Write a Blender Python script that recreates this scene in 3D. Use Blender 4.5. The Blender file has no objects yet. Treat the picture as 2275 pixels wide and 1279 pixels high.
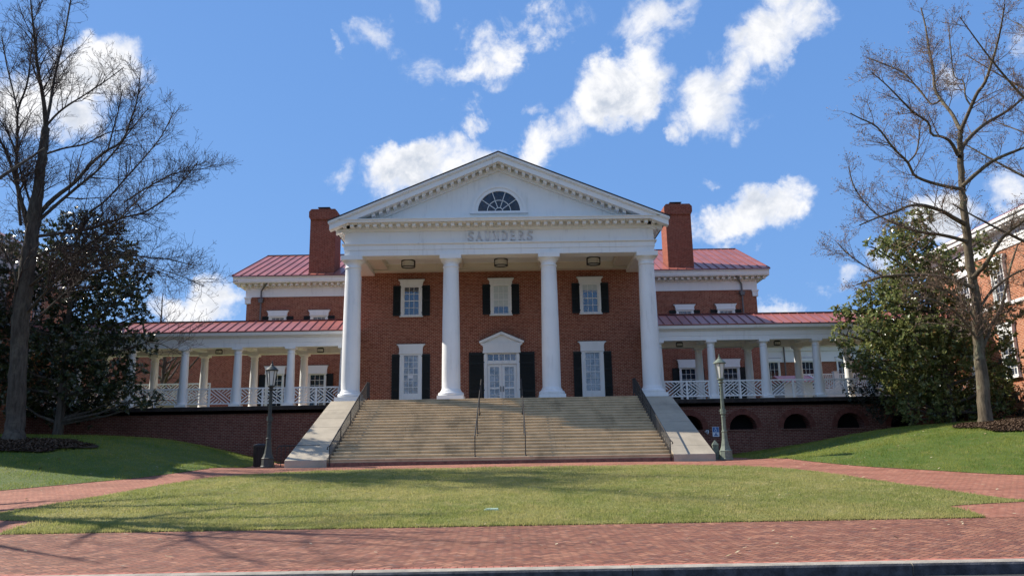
import bpy, bmesh, math, random
import numpy as np
from mathutils import Vector, Matrix
from mathutils.geometry import delaunay_2d_cdt

# ------------------------------------------------------------------ camera, world, sun
S = bpy.context.scene
COL = S.collection
PITCH, YAW, ROLL, CX, FPX = .2093, .0061, -.0165, .343, 1781.5
_cy, _sy = math.cos(YAW), math.sin(YAW)
CF = np.array([_sy*math.cos(PITCH), _cy*math.cos(PITCH), math.sin(PITCH)])
_r0 = np.array([_cy, -_sy, 0.]); _u0 = np.cross(_r0, CF)
CR = math.cos(ROLL)*_r0 + math.sin(ROLL)*_u0
CU = -math.sin(ROLL)*_r0 + math.cos(ROLL)*_u0
CP = np.array([CX, 0., 1.6])
cam = bpy.data.cameras.new('camera'); camo = bpy.data.objects.new('camera', cam); COL.objects.link(camo)
cam.sensor_width = 36; cam.lens = FPX/2275*36; cam.clip_end = 3000; cam.clip_start = .1
camo.matrix_world = Matrix(((CR[0], CU[0], -CF[0], CP[0]), (CR[1], CU[1], -CF[1], CP[1]), (CR[2], CU[2], -CF[2], CP[2]), (0, 0, 0, 1)))
S.camera = camo

def pix(px, py):
    return CF + CR*(px-1137.5)/FPX - CU*(py-639.5)/FPX
def at(px, py, Y):
    d = pix(px, py); return CP + d*(Y/d[1])

S.view_settings.view_transform = 'Standard'
S.view_settings.look = 'None'
S.view_settings.exposure = 0.66
S.view_settings.gamma = 1
SUN_EL, SUN_AZ = math.radians(40.0), math.radians(-69.5)
sd = Vector((math.sin(SUN_AZ)*math.cos(SUN_EL), math.cos(SUN_AZ)*math.cos(SUN_EL), math.sin(SUN_EL)))
sl = bpy.data.lights.new('sun', 'SUN'); sl.energy = 4.8; sl.angle = math.radians(.5); sl.color = (1, .93, .82)
so = bpy.data.objects.new('sun', sl); COL.objects.link(so)
so.rotation_euler = sd.to_track_quat('Z', 'Y').to_euler()

class NT:
    """short-hand for building node trees"""
    def __init__(s, t): s.t = t
    def n(s, typ, **k):
        x = s.t.nodes.new(typ)
        for a, v in k.items(): setattr(x, a, v)
        return x
    def put(s, sock, v):
        if hasattr(v, 'node'): s.t.links.new(v, sock)
        else: sock.default_value = v
    def m(s, op, a, b=0., c=0.):
        x = s.n('ShaderNodeMath', operation=op)
        s.put(x.inputs[0], a); s.put(x.inputs[1], b); s.put(x.inputs[2], c)
        return x.outputs[0]
    def v(s, op, a, b=(0, 0, 0)):
        x = s.n('ShaderNodeVectorMath', operation=op)
        s.put(x.inputs[0], a); s.put(x.inputs[1], b); return x.outputs[0]
    def comb(s, x, y, z=0.):
        c = s.n('ShaderNodeCombineXYZ')
        for i, q in enumerate((x, y, z)): s.put(c.inputs[i], q)
        return c.outputs[0]
    def sep(s, v):
        c = s.n('ShaderNodeSeparateXYZ'); s.put(c.inputs[0], v); return c.outputs
    def noise(s, vec, scale, detail=4, rough=.55, dist=0.):
        x = s.n('ShaderNodeTexNoise'); s.put(x.inputs['Vector'], vec)
        x.inputs['Scale'].default_value = scale; x.inputs['Detail'].default_value = detail
        x.inputs['Roughness'].default_value = rough; x.inputs['Distortion'].default_value = dist
        return x.outputs
    def mix(s, f, a, b, blend='MIX'):
        x = s.n('ShaderNodeMix', data_type='RGBA', blend_type=blend)
        s.put(x.inputs[0], f); s.put(x.inputs[6], a); s.put(x.inputs[7], b); return x.outputs[2]
    def ramp(s, f, a, b, lo=0., hi=1.):
        x = s.n('ShaderNodeMapRange', interpolation_type='SMOOTHSTEP')
        s.put(x.inputs[0], f); x.inputs[1].default_value = a; x.inputs[2].default_value = b
        x.inputs[3].default_value = lo; x.inputs[4].default_value = hi; return x.outputs[0]
    def pos(s): return s.n('ShaderNodeNewGeometry').outputs['Position']

def c4(c): return (c[0], c[1], c[2], 1)

W = bpy.data.worlds.new('World'); S.world = W; W.use_nodes = True
W.node_tree.nodes.clear(); N = NT(W.node_tree)
sky = N.n('ShaderNodeTexSky', sky_type='NISHITA'); sky.sun_disc = False
sky.sun_elevation = SUN_EL; sky.sun_rotation = SUN_AZ % (2*math.pi); sky.air_density = 1.25; sky.dust_density = .25; sky.ozone_density = 2.2
# clouds: drifts of broken cumulus, laid out by azimuth and elevation on the sky
CLOUDS = [ # px, py, rx, ry, tilt(deg), weight
 (835, 78, 66, 40, -28, .62), (950, 12, 40, 30, -30, .5), (1110, 108, 190, 42, 27, .95), (1200, 35, 105, 55, 12, 1.0), (1060, 95, 55, 60, 0, .8),
 (1450, 40, 100, 62, 25, .72), (1380, 198, 112, 84, 30, 1.45), (1425, 120, 60, 45, 20, .85), (1690, 95, 175, 58, 46, .92), (1575, 225, 80, 70, 40, .86), (1640, 265, 60, 34, 10, .6),
 (1050, 258, 38, 42, 0, .9), (1195, 315, 62, 66, 0, 1.15), (1258, 285, 52, 62, 0, .66), (1165, 235, 42, 30, 20, .7), (945, 372, 125, 58, 14, 1.25), (1010, 325, 60, 50, 0, .95),
 (1090, 360, 60, 40, 0, .8), (1670, 482, 150, 55, 26, 1.3), (1735, 450, 85, 52, 10, 1.35), (1865, 607, 78, 26, 32, .8), (1728, 686, 70, 24, 0, 1.0),
 (200, 160, 130, 90, 20, 1.25), (60, 235, 120, 90, 0, 1.1), (150, 275, 90, 50, 0, .9), (478, 665, 85, 52, 12, 1.1), (380, 680, 90, 40, 0, 1.0),
 (774, 386, 30, 32, -50, .62), (935, 165, 55, 55, -50, .58), (1085, 168, 45, 26, 10, .6), (1575, 417, 24, 14, 20, .55), (745, 88, 10, 30, 0, .55),
 (2085, 470, 85, 55, 0, 1.0), (2240, 420, 60, 60, 0, .8), (1960, 560, 60, 40, 20, .8), (2110, 190, 30, 45, 20, .55), (2320, 100, 60, 70, 0, .6), (1800, 40, 60, 50, 45, .8), (1520, 290, 30, 30, 45, .7)]
tc = N.n('ShaderNodeTexCoord').outputs['Generated']
dv = N.v('NORMALIZE', tc)
nz = N.noise(dv, 8.5, 6, .58); nz2 = N.noise(dv, 19., 13, .63, .4); nz3 = N.noise(dv, 6.5, 8, .6)
wob = N.v('SCALE', N.v('SUBTRACT', nz[1], (.5, .5, .5))); wob.node.inputs['Scale'].default_value = .075
wo2 = N.v('SCALE', N.v('SUBTRACT', N.noise(dv, 30., 5, .62)[1], (.5, .5, .5))); wo2.node.inputs['Scale'].default_value = .042
dw = N.v('ADD', N.v('ADD', dv, wob), wo2)
dx, dy, dz = N.sep(dw)
azn = N.m('ARCTAN2', dx, dy); eln = N.m('ARCSINE', N.m('MINIMUM', N.m('MAXIMUM', dz, -1.), 1.))
tot = None
for (px, py, rx, ry, tl, wgt) in CLOUDS:
    def ae(x, y):
        d = pix(x, y); d = d/np.linalg.norm(d); return np.array([math.atan2(d[0], d[1]), math.asin(d[2])])
    c = ae(px, py); t = math.radians(tl)
    ex = ae(px+8*math.cos(t), py-8*math.sin(t)) - c; ey = ae(px-8*math.sin(t), py-8*math.cos(t)) - c
    A = np.linalg.inv(np.array([ex/8*rx, ey/8*ry]).T)
    ua = N.m('SUBTRACT', azn, float(c[0])); ue = N.m('SUBTRACT', eln, float(c[1]))
    p = N.m('MULTIPLY_ADD', ua, float(A[0, 0]), N.m('MULTIPLY', ue, float(A[0, 1])))
    q = N.m('MULTIPLY_ADD', ua, float(A[1, 0]), N.m('MULTIPLY', ue, float(A[1, 1])))
    r2 = N.m('MULTIPLY_ADD', p, p, N.m('MULTIPLY', q, q))
    g = N.m('MULTIPLY', N.m('MAXIMUM', N.m('MULTIPLY_ADD', r2, -.62, 1.), 0.), wgt)
    tot = g if tot is None else N.m('MAXIMUM', tot, g)
# a loose scatter behind the viewer and overhead so that glass has something to reflect
back = N.m('MULTIPLY', N.ramp(N.m('ABSOLUTE', azn), .78, 1.2), N.ramp(nz3[0], .42, .62))
tot = N.m('MAXIMUM', tot, N.m('MULTIPLY', back, .7))
n_f = N.noise(dv, 52., 9, .7, .6)[0]
det = N.m('ADD', N.m('ADD', N.m('MULTIPLY_ADD', nz2[0], 2.7, -1.35), N.m('MULTIPLY_ADD', nz[0], 2.4, -1.18)), N.m('MULTIPLY_ADD', n_f, .8, -.41))
dens = N.m('ADD', tot, N.m('MULTIPLY', det, N.ramp(tot, .0, .4)))
cov = N.m('MULTIPLY', N.ramp(dens, .10, 1.12), N.ramp(tot, .25, .85, .55, 1.))
sh_ = N.v('ADD', dv, tuple(sd*.022)); nzs = N.noise(sh_, 8.5, 6, .58)[0]; nzs2 = N.noise(sh_, 19., 13, .63, .4)[0]
rel = N.m('ADD', N.m('MULTIPLY', N.m('SUBTRACT', nzs, nz[0]), 1.9), N.m('MULTIPLY', N.m('SUBTRACT', nzs2, nz2[0]), 1.5))
thick = N.ramp(dens, .45, 1.35)
ccol = N.mix(N.m('MULTIPLY', thick, N.ramp(rel, -.28, .42)), c4((.97, .975, 1.0)), c4((.50, .57, .69)))
bg = N.n('ShaderNodeBackground'); bgc = N.n('ShaderNodeBackground'); mx = N.n('ShaderNodeMixShader'); wo = N.n('ShaderNodeOutputWorld')
deep = N.mix(N.ramp(N.sep(dv)[2], .05, .75), c4((.92, 2.12, 4.7)), c4((.72, 1.75, 4.2)))
N.put(bg.inputs[0], N.mix(.84, sky.outputs[0], deep)); bg.inputs[1].default_value = .11
N.put(bgc.inputs[0], ccol); bgc.inputs[1].default_value = .66
N.put(mx.inputs[0], cov); N.put(mx.inputs[1], bg.outputs[0]); N.put(mx.inputs[2], bgc.outputs[0]); N.put(wo.inputs[0], mx.outputs[0])

# ------------------------------------------------------------------ materials
def mat(name, col, rough=.6, spec=.4, metal=0., var=.12, vscale=3., bump=0., bscale=40., ior=None):
    m = bpy.data.materials.new(name); m.use_nodes = True; n = NT(m.node_tree); b = m.node_tree.nodes['Principled BSDF']
    P = n.pos()
    f = n.noise(P, vscale, 6, .6)[0]
    c = n.mix(n.ramp(f, .3, .7), c4([x*(1-var) for x in col]), c4([min(1, x*(1+var*.7)) for x in col]))
    n.put(b.inputs['Base Color'], c)
    b.inputs['Roughness'].default_value = rough; b.inputs['Specular IOR Level'].default_value = spec; b.inputs['Metallic'].default_value = metal
    if ior: b.inputs['IOR'].default_value = ior
    if bump:
        bp = n.n('ShaderNodeBump'); bp.inputs['Strength'].default_value = bump; bp.inputs['Distance'].default_value = .02
        n.put(bp.inputs['Height'], n.noise(P, bscale, 5, .6)[0]); n.put(b.inputs['Normal'], bp.outputs[0])
    return m

def paint(name, col, dirt=.5):
    """old white paint: faint drips and grime"""
    m = bpy.data.materials.new(name); m.use_nodes = True; n = NT(m.node_tree); b = m.node_tree.nodes['Principled BSDF']
    P = n.pos(); x, y, z = n.sep(P)
    st = n.noise(n.comb(n.m('MULTIPLY', x, 6.), n.m('MULTIPLY', y, 6.), n.m('MULTIPLY', z, .7)), 1., 6, .65)[0]
    lg = n.noise(P, .9, 4, .6)[0]
    f = n.m('MULTIPLY', n.ramp(st, .48, .8), n.ramp(lg, .35, .7))
    c = n.mix(n.m('MULTIPLY', f, dirt), c4(col), c4([q*.62 for q in col]))
    c = n.mix(n.ramp(lg, .3, .75), c, n.mix(.06, c, c4((.3, .3, .28))))
    n.put(b.inputs['Base Color'], c); b.inputs['Roughness'].default_value = .42; b.inputs['Specular IOR Level'].default_value = .4
    return m

def stonemat(name, col, stain, vs=1.4):
    m = bpy.data.materials.new(name); m.use_nodes = True; n = NT(m.node_tree); b = m.node_tree.nodes['Principled BSDF']
    P = n.pos(); x, y, z = n.sep(P)
    a = n.noise(n.comb(n.m('MULTIPLY', x, 1.1), n.m('MULTIPLY', y, .35), n.m('MULTIPLY', z, .8)), 1., 7, .66)[0]; sm = n.noise(P, 9., 6, .7)[0]; lg = n.noise(P, vs, 5, .6)[0]
    c = n.mix(n.ramp(lg, .3, .7), c4([q*.86 for q in col]), c4([q*1.12 for q in col]))
    c = n.mix(n.m('MULTIPLY', n.ramp(a, .47, .72), stain), c, c4([q*.42 for q in col]))
    c = n.mix(n.m('MULTIPLY', n.ramp(sm, .52, .8), stain*.8), c, c4([q*.5 for q in col]))
    n.put(b.inputs['Base Color'], c); b.inputs['Roughness'].default_value = .78; b.inputs['Specular IOR Level'].default_value = .2
    bp = n.n('ShaderNodeBump'); bp.inputs['Strength'].default_value = .35; bp.inputs['Distance'].default_value = .01; n.put(bp.inputs['Height'], sm); n.put(b.inputs['Normal'], bp.outputs[0])
    return m

def brick(name, c1, c2, mort, bw=.215, bh=.075, mw=.011, stain=.35):
    m = bpy.data.materials.new(name); m.use_nodes = True; n = NT(m.node_tree); b = m.node_tree.nodes['Principled BSDF']
    P = n.pos(); x, y, z = n.sep(P)
    uv = n.comb(n.m('ADD', x, y), z)
    t = n.n('ShaderNodeTexBrick'); n.put(t.inputs['Vector'], uv)
    t.offset = .5; t.inputs['Scale'].default_value = 1; t.inputs['Brick Width'].default_value = bw; t.inputs['Row Height'].default_value = bh
    t.inputs['Mortar Size'].default_value = mw; t.inputs['Mortar Smooth'].default_value = .1; t.inputs['Bias'].default_value = -.15
    t.inputs['Color1'].default_value = c4(c1); t.inputs['Color2'].default_value = c4(c2); t.inputs['Mortar'].default_value = c4(mort)
    wn = n.n('ShaderNodeTexWhiteNoise', noise_dimensions='2D')
    row = n.m('FLOOR', n.m('DIVIDE', z, bh))
    n.put(wn.inputs[0], n.comb(n.m('FLOOR', n.m('DIVIDE', n.m('ADD', n.m('ADD', x, y), n.m('MULTIPLY', row, bw/2)), bw/2)), row))
    c = n.mix(n.m('MULTIPLY', n.ramp(wn.outputs[0], .45, .95), .34), t.outputs[0], c4([q*.30 for q in c1]))
    c = n.mix(n.m('MULTIPLY', n.ramp(wn.outputs[0], .16, .02), .18), c, c4(mort))
    big = n.noise(P, .55, 6, .62)[0]
    c = n.mix(n.m('MULTIPLY', n.ramp(big, .42, .75), stain), c, c4([q*.45 for q in c1]))
    n.put(b.inputs['Base Color'], c); b.inputs['Roughness'].default_value = .85; b.inputs['Specular IOR Level'].default_value = .2
    bp = n.n('ShaderNodeBump', invert=True); bp.inputs['Strength'].default_value = .5; bp.inputs['Distance'].default_value = .01
    n.put(bp.inputs['Height'], t.outputs['Fac']); n.put(b.inputs['Normal'], bp.outputs[0])
    return m

def herring(name, cols, mort, w=.1, ang=45., edge=False):
    m = bpy.data.materials.new(name); m.use_nodes = True; n = NT(m.node_tree); b = m.node_tree.nodes['Principled BSDF']
    P = n.pos(); x, y, z = n.sep(P)
    wb = n.noise(P, 1.3, 3, .5)[1]; wx, wy, _ = n.sep(wb)
    x = n.m('MULTIPLY_ADD', wx, .03, x); y = n.m('MULTIPLY_ADD', wy, .03, y)
    a = math.radians(ang)
    u = n.m('DIVIDE', n.m('ADD', n.m('MULTIPLY', x, math.cos(a)), n.m('MULTIPLY', y, math.sin(a))), w)
    v = n.m('DIVIDE', n.m('ADD', n.m('MULTIPLY', x, -math.sin(a)), n.m('MULTIPLY', y, math.cos(a))), w)
    i = n.m('FLOOR', u); j = n.m('FLOOR', v); fu = n.m('SUBTRACT', u, i); fv = n.m('SUBTRACT', v, j)
    k = n.m('FLOORED_MODULO', n.m('SUBTRACT', i, j), 4.)
    is0 = n.m('LESS_THAN', k, .5); is3 = n.m('GREATER_THAN', k, 2.5)
    is1 = n.m('SUBTRACT', n.m('LESS_THAN', k, 1.5), is0); is2 = n.m('SUBTRACT', n.m('GREATER_THAN', k, 1.5), is3)
    big = 5.
    l = n.m('MULTIPLY_ADD', is1, big, fu); r = n.m('MULTIPLY_ADD', is0, big, n.m('SUBTRACT', 1., fu))
    bt = n.m('MULTIPLY_ADD', is2, big, fv); tp = n.m('MULTIPLY_ADD', is3, big, n.m('SUBTRACT', 1., fv))
    d = n.m('MINIMUM', n.m('MINIMUM', l, r), n.m('MINIMUM', bt, tp))
    bi = n.m('SUBTRACT', i, is1); bj = n.m('SUBTRACT', j, is2)
    wn = n.n('ShaderNodeTexWhiteNoise', noise_dimensions='2D'); n.put(wn.inputs[0], n.comb(bi, bj))
    rp = n.n('ShaderNodeValToRGB'); rp.color_ramp.interpolation = 'LINEAR'
    e = rp.color_ramp.elements
    for q, c in enumerate(cols):
        el = e[q] if q < 2 else e.new(.5)
        el.position = q/(len(cols)-1) if q else 0.
    for q, c in enumerate(cols): e[q].color = c4(c); e[q].position = q/(len(cols)-1)
    n.put(rp.inputs[0], wn.outputs[0])
    mo = n.ramp(d, .03, .11)
    c = n.mix(mo, c4(mort), rp.outputs[0])
    lg = n.noise(n.comb(n.m('MULTIPLY', x, .55), n.m('MULTIPLY', y, 1.5)), 1., 7, .68)[0]; sm = n.noise(P, 7., 5, .7)[0]
    c = n.mix(n.m('MULTIPLY', n.ramp(lg, .40, .70), .55), c, c4([q*.42 for q in cols[0]]))
    c = n.mix(n.m('MULTIPLY', n.ramp(sm, .5, .8), .35), c, c4((.42, .33, .27)))
    n.put(b.inputs['Base Color'], c); b.inputs['Roughness'].default_value = .8; b.inputs['Specular IOR Level'].default_value = .25
    bp = n.n('ShaderNodeBump'); bp.inputs['Strength'].default_value = .7; bp.inputs['Distance'].default_value = .012
    n.put(bp.inputs['Height'], n.m('ADD', n.m('MULTIPLY', mo, n.m('MULTIPLY_ADD', wn.outputs[0], .5, .6)), n.m('MULTIPLY', sm, .3))); n.put(b.inputs['Normal'], bp.outputs[0])
    return m

def grassmat(name, cols, blades=False):
    m = bpy.data.materials.new(name); m.use_nodes = True; n = NT(m.node_tree); b = m.node_tree.nodes['Principled BSDF']
    P = n.pos()
    f = n.noise(P, .45, 6, .62)[0]; g = n.noise(P, 3.2, 6, .7)[0]; hgh = n.noise(P, 30., 3, .7)[0]
    c = n.mix(n.ramp(f, .35, .66), c4(cols[0]), c4(cols[1]))
    c = n.mix(n.m('MULTIPLY', n.ramp(g, .46, .72), .75), c, c4(cols[2]))
    c = n.mix(n.m('MULTIPLY', n.ramp(hgh, .4, .75), .6), c, c4(cols[3]))
    n.put(b.inputs['Base Color'], c); b.inputs['Roughness'].default_value = .65; b.inputs['Specular IOR Level'].default_value = .2
    if blades:
        tr = n.n('ShaderNodeBsdfTranslucent'); n.put(tr.inputs['Color'], c); mxs = n.n('ShaderNodeMixShader'); mxs.inputs[0].default_value = .5
        n.put(mxs.inputs[1], b.outputs[0]); n.put(mxs.inputs[2], tr.outputs[0]); n.put(m.node_tree.nodes['Material Output'].inputs[0], mxs.outputs[0])
    else:
        bp = n.n('ShaderNodeBump'); bp.inputs['Strength'].default_value = .8; bp.inputs['Distance'].default_value = .04
        n.put(bp.inputs['Height'], hgh); n.put(b.inputs['Normal'], bp.outputs[0])
    return m

def glassmat(name, col, rough=.04, wave=.25, ior=2.1):
    m = bpy.data.materials.new(name); m.use_nodes = True; n = NT(m.node_tree); b = m.node_tree.nodes['Principled BSDF']
    P = n.pos(); x, y, z = n.sep(P)
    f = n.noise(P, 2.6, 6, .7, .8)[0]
    n.put(b.inputs['Base Color'], n.mix(n.ramp(f, .36, .62), c4([q*.22 for q in col]), c4(col)))  # blotchy tone painted into the glass to stand for reflected trees and sky
    b.inputs['Roughness'].default_value = rough; b.inputs['IOR'].default_value = ior; b.inputs['Specular IOR Level'].default_value = .5
    bp = n.n('ShaderNodeBump'); bp.inputs['Strength'].default_value = wave; bp.inputs['Distance'].default_value = .02
    n.put(bp.inputs['Height'], n.noise(P, 3.5, 2, .5)[0]); n.put(b.inputs['Normal'], bp.outputs[0])
    return m

def barkmat(name, c1, c2, c3):
    m = bpy.data.materials.new(name); m.use_nodes = True; n = NT(m.node_tree); b = m.node_tree.nodes['Principled BSDF']
    P = n.pos(); x, y, z = n.sep(P)
    st = n.noise(n.comb(n.m('MULTIPLY', x, 9.), n.m('MULTIPLY', y, 9.), n.m('MULTIPLY', z, 1.6)), 1., 7, .7)[0]
    li = n.noise(P, 2.2, 6, .7)[0]
    c = n.mix(n.ramp(st, .35, .65), c4(c1), c4(c2)); c = n.mix(n.m('MULTIPLY', n.ramp(li, .5, .68), .7), c, c4(c3))
    n.put(b.inputs['Base Color'], c); b.inputs['Roughness'].default_value = .9; b.inputs['Specular IOR Level'].default_value = .15
    bp = n.n('ShaderNodeBump'); bp.inputs['Strength'].default_value = 1.; bp.inputs['Distance'].default_value = .04
    n.put(bp.inputs['Height'], st); n.put(b.inputs['Normal'], bp.outputs[0])
    return m

def leafmat(name, cols, rough=.35, trans=.12):
    m = bpy.data.materials.new(name); m.use_nodes = True; n = NT(m.node_tree); b = m.node_tree.nodes['Principled BSDF']
    g = n.n('ShaderNodeNewGeometry'); rnd = g.outputs['Random Per Island']
    c = n.mix(rnd, c4(cols[0]), c4(cols[1])); c = n.mix(n.m('GREATER_THAN', rnd, .955), c, c4(cols[2]))
    n.put(b.inputs['Base Color'], c); b.inputs['Roughness'].default_value = rough; b.inputs['Specular IOR Level'].default_value = .55
    
    tr = n.n('ShaderNodeBsdfTranslucent'); n.put(tr.inputs['Color'], c); mxs = n.n('ShaderNodeMixShader'); mxs.inputs[0].default_value = trans
    n.put(mxs.inputs[1], b.outputs[0]); n.put(mxs.inputs[2], tr.outputs[0]); n.put(m.node_tree.nodes['Material Output'].inputs[0], mxs.outputs[0])
    return m

M = dict(
 white=paint('white_paint', (.82, .82, .80), .7), soffit=paint('soffit_paint', (.72, .66, .55), .25),  # soffit is the white with warm bounced light put into its colour
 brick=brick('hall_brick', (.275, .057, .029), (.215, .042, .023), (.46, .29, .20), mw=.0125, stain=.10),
 bricksun=brick('sunlit_brick', (.42, .135, .060), (.33, .10, .05), (.50, .37, .27), stain=.2),  # pavilion brick with the sun's warmth put into its colour
 brickwall=brick('retaining_brick', (.18, .050, .034), (.14, .040, .029), (.28, .19, .145), stain=.35),
 chim=brick('chimney_brick', (.27, .052, .026), (.21, .040, .022), (.34, .19, .13), mw=.011, stain=.2),
 metal=mat('red_roof_metal', (.36, .115, .080), .36, .45, 0., .22, .8),
 seam=mat('roof_seam_metal', (.20, .06, .055), .45, .5, 0., .1, 2.),
 darkmetal=mat('dark_edge_metal', (.035, .022, .022), .5, .4),
 stone=stonemat('limestone', (.55, .42, .262), .62),
 cheek=stonemat('cheek_limestone', (.41, .355, .27), .28, .7),
 brickstep=mat('brick_step', (.22, .10, .075), .8, .2, 0., .3, 9.),
 shutter=mat('black_shutter_paint', (.010, .012, .011), .5, .3, 0., .3, 12.),
 iron=mat('dark_iron', (.03, .028, .027), .5, .4, 0., .3, 20.),
 postgreen=mat('weathered_green_paint', (.155, .185, .145), .6, .35, 0., .25, 14.),
 postshade=mat('shaded_green_paint', (.045, .052, .046), .55, .4, 0., .18, 14.),  # the other post's green with its shade put into the colour
 lampglass=mat('frosted_glass', (.62, .62, .56), .3, .5, 0., .06, 6.),
 glass=glassmat('window_glass', (.055, .075, .12)), glasslow=glassmat('painted_reflection_glass', (.26, .28, .30), .06, .5),
 glassdark=glassmat('dark_window_glass', (.012, .025, .05), ior=1.6), blind=mat('window_blind', (.60, .64, .62), .7, .3, 0., .06, 12.),
 concrete=mat('kerb_concrete', (.36, .32, .26), .85, .2, 0., .25, 4., .4, 50.), kerbface=mat('kerb_face_dark', (.075, .075, .08), .85, .25, 0., .5, 5., .5, 40.),  # kerb front darker than its top
 asphalt=mat('asphalt', (.060, .060, .060), .9, .2, 0., .3, 30., .6, 90.),
 zinc=mat('downspout_metal', (.16, .15, .15), .5, .5, .3, .15, 5.),
 archshade=mat('arch_shade_dark', (.012, .010, .010), .9, .1), letter=mat('letter_shade_grey', (.68, .68, .69), .5, .4), black=mat('black_void', (.006, .006, .006), .9, .1),
 soil=mat('mulch', (.060, .040, .028), .95, .1, 0., .5, 11., 1., 30.),
 chip=mat('mulch_chip', (.13, .085, .055), .95, .1, 0., .5, 40.),
 herring=herring('brick_paving', [(.29, .118, .070), (.21, .078, .050), (.38, .175, .104), (.14, .055, .041), (.32, .135, .082)], (.095, .055, .042), .1, 45.),
 pathbrick=herring('brick_path_paving', [(.39, .158, .098), (.33, .127, .080), (.43, .19, .12), (.29, .108, .070)], (.20, .095, .07), .1, 12.),
 lawn=grassmat('lawn_turf', [(.17, .19, .05), (.23, .22, .07), (.30, .25, .11), (.12, .14, .04)]),
 lawnb=grassmat('lawn_blades', [(.31, .33, .10), (.46, .42, .16), (.66, .55, .28), (.20, .23, .06)], True),
 mound=grassmat('mound_turf', [(.08, .13, .024), (.11, .15, .03), (.16, .17, .05), (.05, .08, .016)]),
 moundb=grassmat('mound_blades', [(.18, .25, .040), (.33, .35, .075), (.50, .44, .16), (.10, .16, .028)], True),
 bark=barkmat('grey_bark', (.050, .042, .034), (.105, .090, .072), (.13, .115, .085)),
 barkr=barkmat('lichen_bark', (.075, .060, .042), (.16, .13, .09), (.20, .20, .13)),
 twig=mat('twig_bark', (.060, .042, .036), .85, .15, 0., .3, 3.), twigr=mat('light_twig_bark', (.18, .125, .09), .85, .15, 0., .3, 3.),
 bud=leafmat('dark_buds', [(.045, .030, .022), (.07, .045, .032), (.08, .06, .03)], .7), budr=leafmat('pink_brown_buds', [(.20, .115, .085), (.25, .18, .10), (.30, .17, .14)], .7),
 magleaf=leafmat('sunlit_magnolia_leaves', [(.075, .115, .03), (.33, .34, .13), (.28, .16, .06)], .22, .45),  # sunlight and leaf glints put into the paler leaf tone
 magshade=leafmat('shaded_magnolia_leaves', [(.022, .038, .013), (.085, .10, .038), (.08, .065, .025)], .28, .2),  # same leaves with the shade put into their colour
 shrubleaf=leafmat('shrub_leaves', [(.012, .020, .010), (.025, .035, .016), (.03, .04, .02)], .5),
 dead=leafmat('fallen_leaves', [(.30, .22, .11), (.48, .42, .28), (.16, .08, .04)], .8),
 blue=mat('blue_sign_paint', (.05, .16, .40), .4, .5, 0., .05), signwhite=mat('sign_white', (.75, .78, .82), .4, .5, 0., .04),
 lid=mat('pale_green_plastic', (.36, .50, .42), .5, .4, 0., .1), trash=mat('trash_can_paint', (.022, .018, .017), .6, .4),
 paper=mat('paper_notice', (.75, .76, .78), .7, .3, 0., .04), pinkroof=mat('coral_roof_metal', (.52, .15, .13), .45, .4, 0., .08),
)

# ------------------------------------------------------------------ mesh helpers
def origin(o):
    v = Vector((0, 0, 0))
    while o is not None: v += o.location; o = o.parent
    return v
def props(o, label=None, cat=None, group=None, kind=None):
    if label: o['label'] = label
    if cat: o['category'] = cat
    if group: o['group'] = group
    if kind: o['kind'] = kind
    return o
def thing(name, label, cat, loc, group=None):
    o = bpy.data.objects.new(name, None); COL.objects.link(o); o.location = loc; o.empty_display_size = .2
    return props(o, label, cat, group)

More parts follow.
